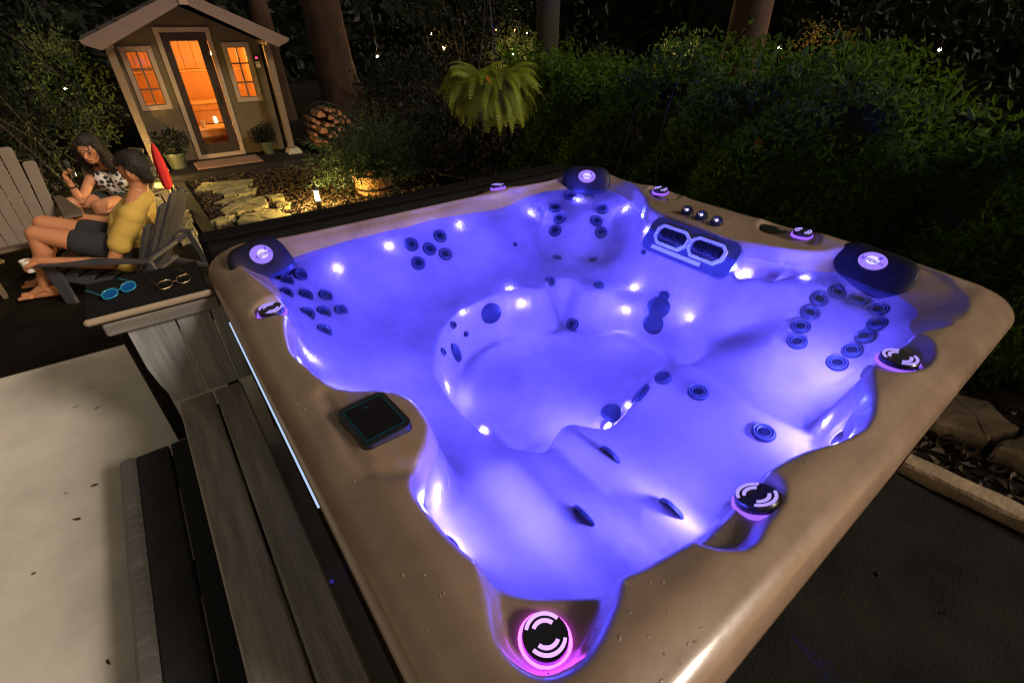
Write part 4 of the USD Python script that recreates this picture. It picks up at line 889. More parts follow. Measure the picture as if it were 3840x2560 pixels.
def bench(z, y0, y1, n):
    B = part(SH, 'bench', box(-0.97, 0.53, y0, y0 + 0.02, z - 0.11, z - 0.026), MAT['sauna_wood'])
    for q in range(n):
        a = y0 - 0.01 + q * (y1 - y0) / n; part(B, 'slat', cbox(-0.97, 0.53, a, a + (y1 - y0) / n - 0.012, z - 0.025, z, 0.004), MAT['sauna_bench'])
bench(0.66, 7.90, 8.26, 4); bench(0.36, 7.50, 7.88, 4)
part(SH, 'bench_skirt', box(-0.97, 0.53, 7.905, 7.92, 0.37, 0.54), MAT['sauna_wood'])
LM = part(SH, 'unseen_interior_lamp', ellipsoid((0.10, 7.45, 1.30), (0.05, 0.05, 0.045), 2), MAT['sauna_lamp'], smooth=True)  # out of view beside the door, lights the sauna room
part(LM, 'lamp_base', revolve([(0, 0.05), (0.03, 0.05), (0.03, 0.03), (0.0, 0.03)], 12).apply_translation([0.10, 7.45, 1.31]), MAT['white_plastic'])
t = thing('drinking_glass', 'clear glass standing on the bench inside the sauna', 'glass', (-0.305, 7.60, 0.361))
part(t, 'glass', revolve([(0, 0.002), (0.026, 0.002), (0.034, 0.10), (0.031, 0.10), (0.024, 0.006), (0, 0.006)], 20), MAT['white_plastic'], smooth=35)
t = thing('doormat', 'reddish brown doormat lying in front of the sauna door', 'doormat')
part(t, 'mat', cbox(-0.66, 0.15, 6.42, 6.86, 0.047, 0.062, 0.006), MAT['doormat'])
part(t, 'border', xz([(0, 0), (1, 0), (1, 1)], 0, 1).apply_scale([0.79, 0.008, 0.003]).apply_translation([-0.65, 6.405, 0.047]), MAT['black_wood'])
def pot(label, loc, r, h, br, seed):
    t = thing('potted_shrub', label, 'potted plant', loc, group='pots beside the shed door')
    part(t, 'pot', revolve([(0, 0), (r * 0.75, 0), (r * 0.98, h * 0.85), (r * 1.06, h * 0.86), (r * 1.06, h), (r * 0.92, h), (r * 0.9, h * 0.9), (0, h * 0.9)], 24), MAT['pot_green'], smooth=35)
    part(t, 'foliage', clumps((0, 0, h + br * 0.7), (br, br, br * 0.8), 60, 10, 0.03, seed, 0.045, 0.5, shell_=0.3, zmin=h * 0.85), MAT['leaf_dark'], kind='stuff')
pot('round dark shrub in a pale green pot right of the shed door', (0.335, 6.86, 0.046), 0.085, 0.17, 0.125, 61)
pot('larger round dark shrub in a pot left of the shed door', (-0.84, 6.72, 0.046), 0.12, 0.19, 0.17, 62)

# ================================================================== STEPS, BAR, EYEWEAR, COVER
ST = thing('wooden_steps', 'weathered grey wooden spa steps with black lower tread along the tub', 'steps')
for x0, x1 in ((-1.425, -1.300), (-1.292, -1.185)): part(ST, 'upper_tread', cbox(x0, x1, -1.35, 0.875, 0.325, 0.36, 0.006), MAT['grey_wood'])
part(ST, 'riser', cbox(-1.405, -1.385, -1.33, 0.86, 0.02, 0.323), MAT['black_wood'])
for x0, x1 in ((-1.640, -1.525), (-1.517, -1.412)): part(ST, 'lower_tread', cbox(x0, x1, -1.33, 0.865, 0.150, 0.18, 0.005), MAT['black_tread'])
part(ST, 'nosing', cbox(-1.700, -1.643, -1.34, 0.88, 0.132, 0.182, 0.012), MAT['grey_wood_cross'])
for y in (-1.2, -0.5, 0.2, 0.78):
    part(ST, 'bearer', cbox(-1.66, -1.41, y, y + 0.045, 0.0, 0.148), MAT['black_wood']); part(ST, 'bearer', cbox(-1.38, -1.20, y, y + 0.045, 0.0, 0.322), MAT['black_wood'])
BT = thing('bar_shelf', 'narrow dark bar shelf with grey wooden front at far end of steps', 'bar shelf')
part(BT, 'top', cbox(-1.545, -1.165, 0.842, 1.17, 0.788, 0.822, 0.004), MAT['black_wood'])
part(BT, 'edge_strip', cbox(-1.552, -1.158, 0.822, 0.840, 0.800, 0.826, 0.008), MAT['pale_edge_wood'])
part(BT, 'apron', cbox(-1.515, -1.150, 0.845, 0.868, 0.735, 0.786), MAT['grey_wood_cross'])
cut = [(-1.462, 0.733), (-1.462, 0.55), (-1.450, 0.46), (-1.428, 0.362), (-1.312, 0.362), (-1.312, 0.733)]
part(BT, 'front_board', xz(cut, 0.880, 0.902), MAT['grey_wood_upright'])
part(BT, 'front_board', cbox(-1.307, -1.192, 0.880, 0.902, 0.362, 0.733, 0.003), MAT['grey_wood_upright'])
part(BT, 'front_board', cbox(-1.187, -1.135, 0.882, 0.904, 0.362, 0.733, 0.003), MAT['grey_wood_upright'])
part(BT, 'leg', cbox(-1.52, -1.47, 1.10, 1.15, 0.0, 0.786), MAT['black_wood']); part(BT, 'leg', cbox(-1.24, -1.19, 1.10, 1.15, 0.0, 0.786), MAT['black_wood'])
def lens_ring(cx, cz, w, h, n=28, sq=2.6):
    a = np.linspace(0, 2 * math.pi, n, endpoint=False); c, s_ = np.cos(a), np.sin(a)
    return np.column_stack([cx + w / 2 * np.sign(c) * np.abs(c) ** (2 / sq), np.zeros(n), cz + h / 2 * np.sign(s_) * np.abs(s_) ** (2 / sq)])
def eyewear(name, label, loc, rotz, frame_m, lens_m, w, h, gap, rim):
    t = thing(name, label, 'glasses', loc, rotz, 'eyewear on the bar shelf')
    for s in (-1, 1):
        q = lens_ring(s * (gap / 2 + w / 2), h / 2 + 0.004, w, h)
        part(t, 'rim', tube(q, rim, 6, closed=True), MAT[frame_m], smooth=True)
        c = q.mean(0); V = np.vstack([q, [c + [0, -0.003, 0]]]); n = len(q)
        part(t, 'lens', trimesh.Trimesh(V, [[k, (k + 1) % n, n] for k in range(n)], process=False), MAT[lens_m])
        xo = s * (gap / 2 + w); part(t, 'temple', tube([(xo, 0, h * 0.75), (xo * 1.02, 0.03, h * 0.72), (xo * 0.98, 0.11, h * 0.55), (xo * 0.95, 0.135, 0.006)], rim * 0.95, 6), MAT[frame_m], smooth=True)
    part(t, 'bridge', tube([(-gap / 2, 0, h * 0.68), (0, -0.004, h * 0.76), (gap / 2, 0, h * 0.68)], rim, 6), MAT[frame_m], smooth=True)
eyewear('sunglasses', 'blue mirrored sunglasses lying on the dark bar shelf', (-1.435, 0.985, 0.822), 26, 'blue_plastic', 'blue_mirror', 0.050, 0.033, 0.014, 0.0025)
eyewear('eyeglasses', 'thin metal framed eyeglasses lying on the dark bar shelf', (-1.262, 0.945, 0.822), 12, 'wire_gold', 'lens_clear', 0.048, 0.031, 0.016, 0.0014)
CV = thing('tub_cover', 'folded black tub cover standing behind the far left side', 'tub cover')
for k, (y0, y1) in enumerate(((1.135, 1.245), (1.250, 1.37))): part(CV, 'panel', cbox(-1.12, 1.02, y0, y1, 0.02, 0.875, 0.02), MAT['cover_vinyl'])
part(CV, 'hinge_seam', cbox(-1.12, 1.02, 1.20, 1.30, 0.876, 0.886, 0.004), MAT['cover_vinyl'])

# ================================================================== LAMPS, WOOD, PLANTS
def path_light(label, loc, tilt=0):
    t = thing('path_light', label, 'path light', loc, 0, 'path lights along the flagstones')
    part(t, 'stake', revolve([(0, -0.08), (0.004, -0.06), (0.026, 0.0), (0.026, 0.09), (0.030, 0.092), (0.030, 0.10), (0, 0.10)], 16), MAT['black_plastic'], smooth=35)
    part(t, 'glowing_tube', revolve([(0, 0.102), (0.022, 0.102), (0.022, 0.205), (0, 0.205)], 16), MAT['path_white'], smooth=35)
    for q in range(4):
        a = q * math.pi / 2 + 0.4; part(t, 'cage_bar', tube([(0.027 * math.cos(a), 0.027 * math.sin(a), 0.10), (0.027 * math.cos(a), 0.027 * math.sin(a), 0.208)], 0.0022, 5), MAT['black_plastic'])
    for z in (0.118, 0.192): part(t, 'cage_ring', tube([(0.0275 * math.cos(a), 0.0275 * math.sin(a), z) for a in np.linspace(0, 2 * math.pi, 16, endpoint=False)], 0.0025, 5, closed=True), MAT['black_plastic'], smooth=True)
    part(t, 'cap', revolve([(0, 0.208), (0.032, 0.208), (0.036, 0.214), (0.034, 0.235), (0.012, 0.262), (0, 0.264)], 16), MAT['black_plastic'], smooth=35)
path_light('glowing path light between flagstones and wooden barrel', (0.168, 4.155, -0.03))
path_light('glowing path light half hidden behind the seated man', (-1.315, 6.0, -0.03))
FW = thing('firewood_stack', 'round rack of split firewood logs right of the shed', 'firewood')
r = np.random.default_rng(8); cx, cy, cz, RR = 1.24, 6.75, 0.31, 0.33
pts = [(cx + (RR + .03) * math.cos(a), cy - 0.16, cz + (RR + .03) * math.sin(a)) for a in np.linspace(0, 2 * math.pi, 40, endpoint=False)]
part(FW, 'rack_ring', cat(tube(pts, 0.007, 6, closed=True), tube([(p[0], p[1] + 0.3, p[2]) for p in pts], 0.007, 6, closed=True)), MAT['iron'], smooth=True)
part(FW, 'rack_foot', cat(box(cx - 0.2, cx + 0.2, cy - 0.18, cy - 0.15, -0.06, -0.03), box(cx - 0.2, cx + 0.2, cy + 0.12, cy + 0.15, -0.06, -0.03)), MAT['iron'])
placed = []
for _ in range(4000):
    q = r.uniform(0.028, 0.072); a, d = r.uniform(0, 2 * math.pi), RR * math.sqrt(r.random()); u, v = d * math.cos(a), d * math.sin(a)
    if math.hypot(u, v) + q > RR or any(math.hypot(u - u1, v - v1) < (q + q1) * 0.94 for u1, v1, q1 in placed): continue
    placed.append((u, v, q))
    if len(placed) >= 46: break
for u, v, q in placed:
    n = 10; split = r.random() < 0.4; ring = [(q * math.cos(a) * r.uniform(.9, 1.05), q * math.sin(a) * r.uniform(.9, 1.05)) for a in np.linspace(0, 2 * math.pi, n, endpoint=False)]
    if split: ring = [(x, max(y_, -0.25 * q)) for x, y_ in ring]
    yf = cy - 0.22 + r.uniform(-0.05, 0.05); L_ = r.uniform(0.34, 0.42); tl = r.normal(0, 0.03, 2)
    b0 = xz([(cx + u + a, cz + v + b) for a, b in ring], yf + 0.003, yf + L_)
    lg = part(FW, 'log', b0, MAT['log_bark']); part(lg, 'cut_end', xz([(cx + u + a * .93, cz + v + b * .93) for a, b in ring], yf, yf + 0.0028), MAT['log_end'])

BP = thing('barrel_planter', 'half barrel planter with large dark bushy plant beside path light', 'planter', (0.92, 4.42, -0.03))
nst = 22
for k in range(nst):
    a0, a1 = 2 * math.pi * k / nst + 0.008, 2 * math.pi * (k + 1) / nst - 0.008; V = []
    for z, R_ in ((0.0, 0.19), (0.15, 0.235), (0.31, 0.262)):
        for R2 in (R_, R_ - 0.022):
            for a in (a0, a1): V.append((R2 * math.cos(a), R2 * math.sin(a), z))
    part(BP, 'stave', hullm(V), MAT['barrel_oak'])
for z, R_ in ((0.07, 0.214), (0.24, 0.254)): part(BP, 'hoop', revolve([(R_ - 0.004, z - 0.014), (R_ + 0.004, z - 0.014), (R_ + 0.008, z + 0.014), (R_, z + 0.014)], 40), MAT['iron'], smooth=35)
part(BP, 'soil', revolve([(0, 0.275), (0.235, 0.27)], 24), MAT['dark_ground'])
r = np.random.default_rng(15); N = 460
d = r.normal(size=(N, 3)); d[:, 2] = np.abs(d[:, 2]) * 0.75 + 0.02; d /= np.linalg.norm(d, axis=1, keepdims=True)
P_, D_ = [], []
for k in range(N):
    Ls = r.uniform(0.38, 0.78); b = np.array([r.normal(0, 0.09), r.normal(0, 0.09), 0.28]); s_ = np.linspace(0.15, 1, 26)[:, None]
    c = b + d[k] * Ls * s_ + np.array([0, 0, -0.16]) * s_ ** 2 * (1 - d[k, 2]); P_.append(c); tn = d[k] + np.array([0, 0, -0.3]) * s_
    D_.append(tn * 0.7 + r.normal(size=c.shape) * 0.55)
part(BP, 'foliage', leaves(np.vstack(P_), np.vstack(D_), 0.065, 0.16, seed=16), MAT['leaf_rosemary'], kind='stuff')

HF = thing('hanging_fern', 'large bushy green fern in a hanging basket beyond the tub', 'hanging plant', (1.35, 2.53, 1.16))
part(HF, 'basket', revolve([(0, -0.10), (0.08, -0.10), (0.125, -0.03), (0.14, 0.05), (0.13, 0.05), (0.1, 0.02), (0, 0.02)], 24), MAT['black_wood'], smooth=35)
for k in range(3):
    a = k * 2.094 + 0.3; part(HF, 'hanger_wire', tube([(0.135 * math.cos(a), 0.135 * math.sin(a), 0.05), (0.01 * math.cos(a), 0.01 * math.sin(a), 0.65), (0, 0, 1.45)], 0.0022, 5), MAT['iron'])
r = np.random.default_rng(19); V, F, o = [], [], 0; stems = []
for k in range(340):
    a = r.uniform(0, 2 * math.pi); el = r.uniform(-0.25, 1.05); Lf = r.uniform(0.30, 0.47); n = 22
    d0 = np.array([math.cos(a) * math.cos(el), math.sin(a) * math.cos(el), math.sin(el)]); p = np.array([0.10 * math.cos(a) * r.random(), 0.10 * math.sin(a) * r.random(), 0.05]); v = d0.copy(); pts = []
    dr = r.uniform(1.1, 2.3)
    for q in range(n):
        pts.append(p.copy()); p = p + v * Lf / n ; v = v + np.array([0, 0, -1]) * (2.3 / n) * dr * (q / n + 0.25); v /= np.linalg.norm(v)
    pts = np.array(pts); stems.append(tube(pts[::5], 0.0016, 3))
    side = np.cross(v, [0, 0, 1]); side = np.array([-math.sin(a), math.cos(a), 0]) + r.normal(0, 0.4, 3)
    for q in range(2, n):
        tn = pts[q] - pts[q - 1]; tn /= np.linalg.norm(tn); w_ = 0.066 * math.sin(math.pi * min(1, (q + 2) / (n + 2)) ** 0.8) + 0.006
        for s in (-1, 1):
            e = side * s; e = e - tn * (e @ tn); e /= np.linalg.norm(e); tip = pts[q] + e * w_ + tn * w_ * 0.30 + np.array([0, 0, -0.25 * w_]); h_ = Lf / n * 0.33
            V += [pts[q] - tn * h_, pts[q] + e * w_ * .5 - tn * h_ * .7, tip, pts[q] + e * w_ * .5 + tn * h_ * 1.1, pts[q] + tn * h_]
            F += [[o, o + 1, o + 3], [o + 1, o + 2, o + 3], [o, o + 3, o + 4]]; o += 5
part(HF, 'fronds', trimesh.Trimesh(np.array(V), np.array(F), process=False), MAT['leaf_fern'], kind='stuff')
part(HF, 'frond_stems', cat(*stems), MAT['leaf_fern'], kind='stuff')
m = leaves(np.array([[0, 0, 0.]]), np.array([[0.3, -0.3, -1.]]), 0.10, 0.5, seed=2); m.apply_translation([1.13, 2.27, 1.33])
tag(stage.GetPrimAtPath(struct('dead_leaf', m, MAT['red_leaf'], kind=None)), 'pinkish fallen leaf caught on top of the hanging fern', 'leaf')

# ================================================================== CHAIRS AND PEOPLE
def adirondack(label, loc, rotz, m, W=0.60, back=(0.70, 0.88), zs=1.0):
    """Chair facing local -y, seat low at the back, fan back of seven slats."""
    t = thing('adirondack_chair', label, 'chair', loc, rotz, 'adirondack chairs around the patio')
    def bar(P): return hullm([(x, y, z * zs if z > 0 else z) for x, y, z in P])
    lean = 0.42; h0, h1 = back
    bx = W * 0.90
    for k in range(6):
        f = (k - 2.5) / 2.5; x0, x1 = f * bx * 0.32, f * bx * 0.42; hh = h1 - 0.17 * f * f; wd = bx * 0.42 / 5 - 0.004; hh /= zs
        y0, z0, z1 = 0.16, 0.17, hh; y1 = y0 + (z1 - z0) * lean; V = []
        for (xc, yc, zc_, w2) in ((x0, y0, z0, wd * 0.82), (x1, y1, z1 - 0.012, wd), (x1, y1 + .004, z1, wd * 0.6)):
            for dx in (-w2, w2):
                for dy in (-0.009, 0.009): V.append((xc + dx, yc + dy + 0.03 * f * f * -1, zc_ + dy * -0.4))
        part(t, 'back_slat', bar(V), MAT[m])
    for k in range(6):
        f = k / 5; y0 = -0.36 + f * 0.50; z0 = 0.345 - f * 0.17; part(t, 'seat_slat', cbox(-W * 0.42, W * 0.42, y0 - 0.045, y0 + 0.045, z0 * zs - 0.02, z0 * zs, 0.004), MAT[m])
    for s in (-1, 1):
        xo = s * W * 0.5
        V = [(xo - 0.055, -0.40, z) for z in (0.475, 0.495)] + [(xo + 0.055, -0.40, z) for z in (0.475, 0.495)] + [(xo - 0.055, -0.30, z) for z in (0.48, 0.50)] + [(xo + 0.065, -0.30, z) for z in (0.48, 0.50)] + [(xo + s * -0.02 + dx, 0.36, z) for dx in (-0.025, 0.025) for z in (0.455, 0.475)]
        part(t, 'armrest', bar(V), MAT[m])
        part(t, 'front_leg', bar([(xo * 0.93 + dx, y, z) for dx in (-0.014, 0.014) for (y, z) in ((-0.36, -0.03), (-0.29, -0.03), (-0.385, 0.474), (-0.29, 0.474))]), MAT[m])
        part(t, 'side_rail', bar([(xo * 0.83 + dx, y, z) for dx in (-0.012, 0.012) for (y, z) in ((-0.37, 0.32), (-0.37, 0.25), (0.62, -0.03), (0.56, -0.03), (0.16, 0.14))]), MAT[m])
        part(t, 'back_support', bar([(xo * 0.9 + dx, y, z) for dx in (-0.012, 0.012) for (y, z) in ((0.30, 0.474), (0.35, 0.474), (0.36, 0.06), (0.41, 0.04))]), MAT[m])
    part(t, 'back_rail', cbox(-W * 0.46, W * 0.46, 0.285, 0.31, 0.40 * zs, 0.45 * zs), MAT[m])
    return t
adirondack('empty tan adirondack chair at the left picture edge', (-2.12, 3.95, -0.03), 8, 'chair_tan', W=0.62, back=(0.75, 0.93))
adirondack('grey adirondack chair the man in yellow sits in', (-1.53, 3.25, -0.03), -124, 'chair_grey', W=0.62, back=(0.66, 0.72), zs=0.66)
adirondack('tan adirondack chair the woman sits in', (-1.58, 4.52, -0.03), -50, 'chair_tan', W=0.58, back=(0.66, 0.70), zs=0.75)
RP = thing('garden_parasol', 'small red folded parasol standing behind the man\'s chair', 'parasol', (-1.09, 4.6, -0.03))
part(RP, 'pole', tube([(0, 0, 0), (0.03, 0, 0.42)], 0.012, 8), MAT['black_wood'])
cl = revolve([(0.018, 0.33), (0.040, 0.37), (0.046, 0.46), (0.041, 0.58), (0.026, 0.70), (0.006, 0.76), (0, 0.762)], 20)
a = np.arctan2(cl.vertices[:, 1], cl.vertices[:, 0]); rr0 = np.linalg.norm(cl.vertices[:, :2], axis=1); k_ = 1 + 0.10 * np.cos(a * 6); cl.vertices[:, 0] *= k_; cl.vertices[:, 1] *= k_; cl.vertices[:, 0] += 0.03 * (cl.vertices[:, 2] - 0.33)
part(RP, 'folded_cloth', cl, MAT['red_cloth'], smooth=True)

def hand(wrist, d, palm_n, curl, size=0.17, thumb=1, splay=0.10):
    """Chains for a hand: palm and five fingers. d: pointing direction; palm_n: the way the palm faces; curl 0..1."""
    d = np.array(d, float); d /= np.linalg.norm(d); pn = np.array(palm_n, float); pn -= d * (pn @ d); pn /= np.linalg.norm(pn); sd = np.cross(d, pn) * thumb; w = np.array(wrist, float); s = size / 0.17
    ch = [[(w, 0.022 * s), (w + d * 0.04 * s + sd * 0.012 * s, 0.020 * s), (w + d * 0.078 * s + sd * 0.022 * s, 0.0135 * s)], [(w, 0.020 * s), (w + d * 0.04 * s - sd * 0.014 * s, 0.019 * s), (w + d * 0.072 * s - sd * 0.026 * s, 0.0125 * s)],
          [(w + d * 0.078 * s + sd * 0.022 * s, 0.0135 * s), (w + d * 0.072 * s - sd * 0.026 * s, 0.0125 * s)]]
    for k, (off, Lg) in enumerate(((0.026, 0.070), (0.009, 0.078), (-0.009, 0.072), (-0.026, 0.056))):
        p = w + d * (0.080 - abs(off) * 0.15) * s + sd * off * s; c, a = [(p, 0.0105 * s)], 0.25 * curl; dd = d + sd * off * splay * 20 * 0.1
        for seg, f in enumerate((0.45, 0.32, 0.23)):
            a += curl * (0.75 if seg else 0.5); q = dd * math.cos(a) + pn * math.sin(a); p = p + q * Lg * f * s; c.append((p, (0.0095 - seg * 0.0012) * s))
        ch.append(c)
    p0 = w + d * 0.022 * s + sd * 0.022 * s; p1 = p0 + (sd * 0.75 + d * 0.6 + pn * 0.3 * curl) * 0.034 * s; p2 = p1 + (d * 0.75 + sd * 0.15 + pn * 0.8 * curl) * 0.030 * s
    ch.append([(p0, 0.0145 * s), (p1, 0.0115 * s), (p2, 0.0095 * s)]); return ch
def A(*v): return np.array(v, float)
def head_chains(c, f, u, s):
    """Skull, jaw, nose, lips and ears about centre c; f: the way the face looks, u: the crown."""
    f = A(*f); f /= np.linalg.norm(f); u = A(*u); u -= f * (u @ f); u /= np.linalg.norm(u); l = np.cross(u, f)
    P = lambda a, b, d: A(*c) + (f * a + l * b + u * d) * s
    ch = [[(P(-0.012, 0, 0.030), 0.079 * s), (P(0.018, 0, 0.018), 0.072 * s)], [(P(0.022, 0, 0.0), 0.064 * s), (P(0.042, 0, -0.062), 0.034 * s)], [(P(0.0, 0.03, -0.02), 0.045 * s), (P(0.034, 0.018, -0.066), 0.026 * s)], [(P(0.0, -0.03, -0.02), 0.045 * s), (P(0.034, -0.018, -0.066), 0.026 * s)],
          [(P(0.083, 0, 0.012), 0.008 * s), (P(0.101, 0, -0.018), 0.0115 * s)], [(P(0.090, 0.010, -0.020), 0.007 * s), (P(0.090, -0.010, -0.020), 0.007 * s)],
          [(P(0.070, 0.022, -0.046), 0.008 * s), (P(0.079, 0, -0.045), 0.0095 * s), (P(0.070, -0.022, -0.046), 0.008 * s)],
          [(P(0.080, 0.034, 0.030), 0.008 * s), (P(0.074, 0.012, 0.032), 0.010 * s)], [(P(0.080, -0.034, 0.030), 0.008 * s), (P(0.074, -0.012, 0.032), 0.010 * s)]]
    for b in (1, -1): ch.append([(P(-0.008, 0.076 * b, 0.016), 0.013 * s), (P(-0.004, 0.080 * b, -0.008), 0.012 * s), (P(0.004, 0.074 * b, -0.026), 0.008 * s)])
    return ch, P
def face_bits(t, P, s, f):
    for b in (1, -1):
        part(t, 'eye', ellipsoid(P(0.076, 0.029 * b, 0.012), (0.0105 * s,) * 3, 2), MAT['eye_dark'] if 'eye_dark' in MAT else plain('eye_dark', (0.03, 0.02, 0.015), rough=0.2), smooth=True)
        part(t, 'eyebrow', tube([P(0.079, 0.046 * b, 0.030), P(0.086, 0.030 * b, 0.036), P(0.085, 0.014 * b, 0.033)], 0.0035 * s, 5), MAT['hair_dark'])
    part(t, 'lips', tube([P(0.076, 0.020, -0.046), P(0.0875, 0.006, -0.0445), P(0.0875, -0.006, -0.0445), P(0.076, -0.020, -0.046)], 0.0042 * s, 6), MAT['lip'] if 'lip' in MAT else plain('lip', (0.36, 0.11, 0.08), rough=0.4), smooth=True)

def strands(m, n, L_, flow, seed, w=0.0016):
    """Loose hair: thin curved ribbons lying over a hair mesh."""
    r = np.random.default_rng(seed); p, fi = trimesh.sample.sample_surface(m, n, seed=seed); nn = m.face_normals[fi]; V, F = [], []
    for k in range(n):
        d = np.array(flow, float) + r.normal(0, 0.35, 3); d -= nn[k] * (d @ nn[k]) * 0.9; d /= np.linalg.norm(d) + 1e-9; s = np.cross(d, nn[k]); L2 = L_ * r.uniform(0.6, 1.3); q = p[k] - nn[k] * 0.002; o = len(V)
        for j in range(5):
            f = j / 4; c = q + d * L2 * f + nn[k] * (0.009 * math.sin(f * 2.2)) + np.array([0, 0, -0.2 * L2 * f * f]) + s * 0.006 * math.sin(f * 3 + k); ww = w * (1 - 0.8 * f); V += [c - s * ww, c + s * ww]
        for j in range(4): F += [[o + 2 * j, o + 2 * j + 1, o + 2 * j + 3], [o + 2 * j, o + 2 * j + 3, o + 2 * j + 2]]
    return trimesh.Trimesh(np.array(V), np.array(F), process=False)
# ---- the man: seated, facing -x, left side to the camera
MROT = -18.0; _c, _s = math.cos(math.radians(MROT)), math.sin(math.radians(MROT))
def turned(p): return (p[0] * _c - p[1] * _s + MLOC[0], p[0] * _s + p[1] * _c + MLOC[1], p[2] + MLOC[2])
MLOC = (-1.50 - (-1.55 * _c - 3.36 * _s), 3.27 - (-1.55 * _s + 3.36 * _c), 0.0)
MN = thing('person', 'person in yellow shirt and dark shorts seated barefoot in the grey chair', 'person', MLOC, MROT)
hc = A(-1.305, 3.36, 0.795)
HM, PH = head_chains(hc, (-0.93, 0.28, -0.20), (-0.10, 0.0, 1.0), 1.08)
lsh, rsh = A(-1.385, 3.185, 0.535), A(-1.40, 3.545, 0.575)
lel, lwr = A(-1.60, 3.105, 0.235), A(-1.985, 3.10, 0.315)
rel, rwr = A(-1.62, 3.66, 0.34), A(-1.95, 3.66, 0.44)
lhp, rhp = A(-1.55, 3.265, 0.265), A(-1.55, 3.455, 0.265)
lkn, lan = A(-2.00, 3.25, 0.455), A(-2.125, 3.25, 0.065)
rkn, ran = A(-2.03, 3.45, 0.465), A(-2.19, 3.47, 0.065)
def leg(h, k, a, s=1.0):
    toe = a + A(-0.165, 0.0, -0.045); heel = a + A(0.042, 0, -0.048)
    c = [[(h, 0.092 * s), (k * .5 + h * .5, 0.078 * s), (k, 0.056 * s)], [(k, 0.054 * s), (k * .68 + a * .32 + A(0.022, 0, 0), 0.056 * s), (k * .3 + a * .7 + A(.006, 0, 0), 0.041 * s), (a, 0.034 * s)], [(k + A(-.012, 0, .005), 0.046 * s)],
         [(a, 0.034 * s), (heel, 0.030 * s)], [(a + A(-.01, 0, -.005), 0.034 * s), (a + A(-.10, 0, -.048), 0.024 * s), (toe + A(.02, 0, 0), 0.019 * s)], [(heel, 0.030 * s), (a + A(-.10, 0.0, -.056), 0.022 * s)]]
    for q, (dy, L_) in enumerate(((-.030, .030), (-.014, .034), (0.0, .030), (.014, .024), (.027, .016))):
        b = a + A(-.135, dy, -.056); c.append([(a + A(-.10, dy * .8, -.056), 0.016 * s), (b, 0.0115 * s), (b + A(-L_, dy * .1, -.002), (0.0115 if q == 0 else 0.0085) * s)])
    return c
def arm(s_, e, w, k=1.0): return [[(s_, 0.054 * k), (s_ * .5 + e * .5, 0.046 * k), (e, 0.038 * k)], [(e, 0.037 * k), (e * .7 + w * .3, 0.040 * k), (w, 0.025 * k)]]
nk = A(-1.335, 3.36, 0.655)
torso = [[(A(-1.545, 3.30, 0.27), 0.125), (A(-1.545, 3.42, 0.27), 0.125)], [(A(-1.53, 3.31, 0.30), 0.115), (A(-1.455, 3.30, 0.44), 0.112)], [(A(-1.53, 3.41, 0.30), 0.115), (A(-1.455, 3.42, 0.44), 0.112)], [(A(-1.45, 3.28, 0.45), 0.115), (A(-1.45, 3.44, 0.46), 0.115)],
         [(A(-1.44, 3.29, 0.47), 0.108), (lsh, 0.066)], [(A(-1.44, 3.43, 0.47), 0.108), (rsh, 0.066)], [(lsh, 0.062), (nk, 0.058), (rsh, 0.062)], [(nk, 0.057), (hc + A(0.0, 0, -0.03), 0.056)]]
bd = limbs(torso + HM + leg(lhp, lkn, lan) + leg(rhp, rkn, ran) + arm(lsh, lel, lwr) + arm(rsh, rel, rwr) + hand(lwr, (-0.95, 0.0, -0.15), (0.1, 0.5, -1), 0.75, thumb=-1) + hand(rwr, (-0.9, -0.1, -0.3), (0, -.3, -1), 0.6), refine=0.011, taubin=6)
part(MN, 'body', bd, MAT['skin'], smooth=True); face_bits(MN, PH, 1.08, None)
hair = limbs([[(PH(-0.030, 0, 0.050), 0.087), (PH(0.012, 0, 0.066), 0.070)], [(PH(-0.045, 0, 0.01), 0.078), (PH(-0.052, 0, -0.035), 0.060)], [(PH(-0.02, 0.048, 0.03), 0.043)], [(PH(-0.02, -0.048, 0.03), 0.043)], [(PH(0.048, 0.028, 0.070), 0.034), (PH(0.048, -0.028, 0.070), 0.034)]], 0.012, 4)
hair.vertices += hair.vertex_normals * (0.006 * (meshkit.fbm(hair.vertices * 90, 2, 3) - .5))[:, None]
hp = part(MN, 'hair', hair, MAT['hair_dark'], smooth=True); part(hp, 'strands', strands(hair, 700, 0.035, (0.3, 0, -0.6), 5), MAT['hair_dark'], kind='stuff')
sh = [[(a, ra + 0.014) for a, ra in c] for c in torso[:6]] + [[(lsh, 0.074), (nk + A(.01, -.03, -.045), 0.060)], [(rsh, 0.074), (nk + A(.01, .03, -.045), 0.060)], [(lsh, 0.076), (lsh * .42 + lel * .58, 0.075)], [(rsh, 0.076), (rsh * .42 + rel * .58, 0.075)], [(A(-1.565, 3.27, 0.225), 0.125), (A(-1.565, 3.45, 0.225), 0.125)]]
sht = limbs(sh, 0.014, 7); v = sht.vertices; sht.vertices = v + sht.vertex_normals * (0.010 * (meshkit.fbm(v * [7, 7, 16] + v[:, [2, 0, 1]] * 6, 3, 6) - .5))[:, None]
part(MN, 'shirt', sht, MAT['yellow_cloth'], smooth=True)
so = []
for h, k in ((lhp, lkn), (rhp, rkn)): so.append([(h, 0.108), (h * .48 + k * .52, 0.092)])
so.append([(lhp + A(.02, 0, -.02), 0.115), (rhp + A(.02, 0, -.02), 0.115)])
part(MN, 'shorts', limbs(so, 0.015, 5), MAT['black_cloth'], smooth=True)
t = thing('white_cup_shape', 'white spot built as a small cup in the hand of the man in yellow', 'cup', turned(lwr + A(-0.085, 0.012, -0.075)))
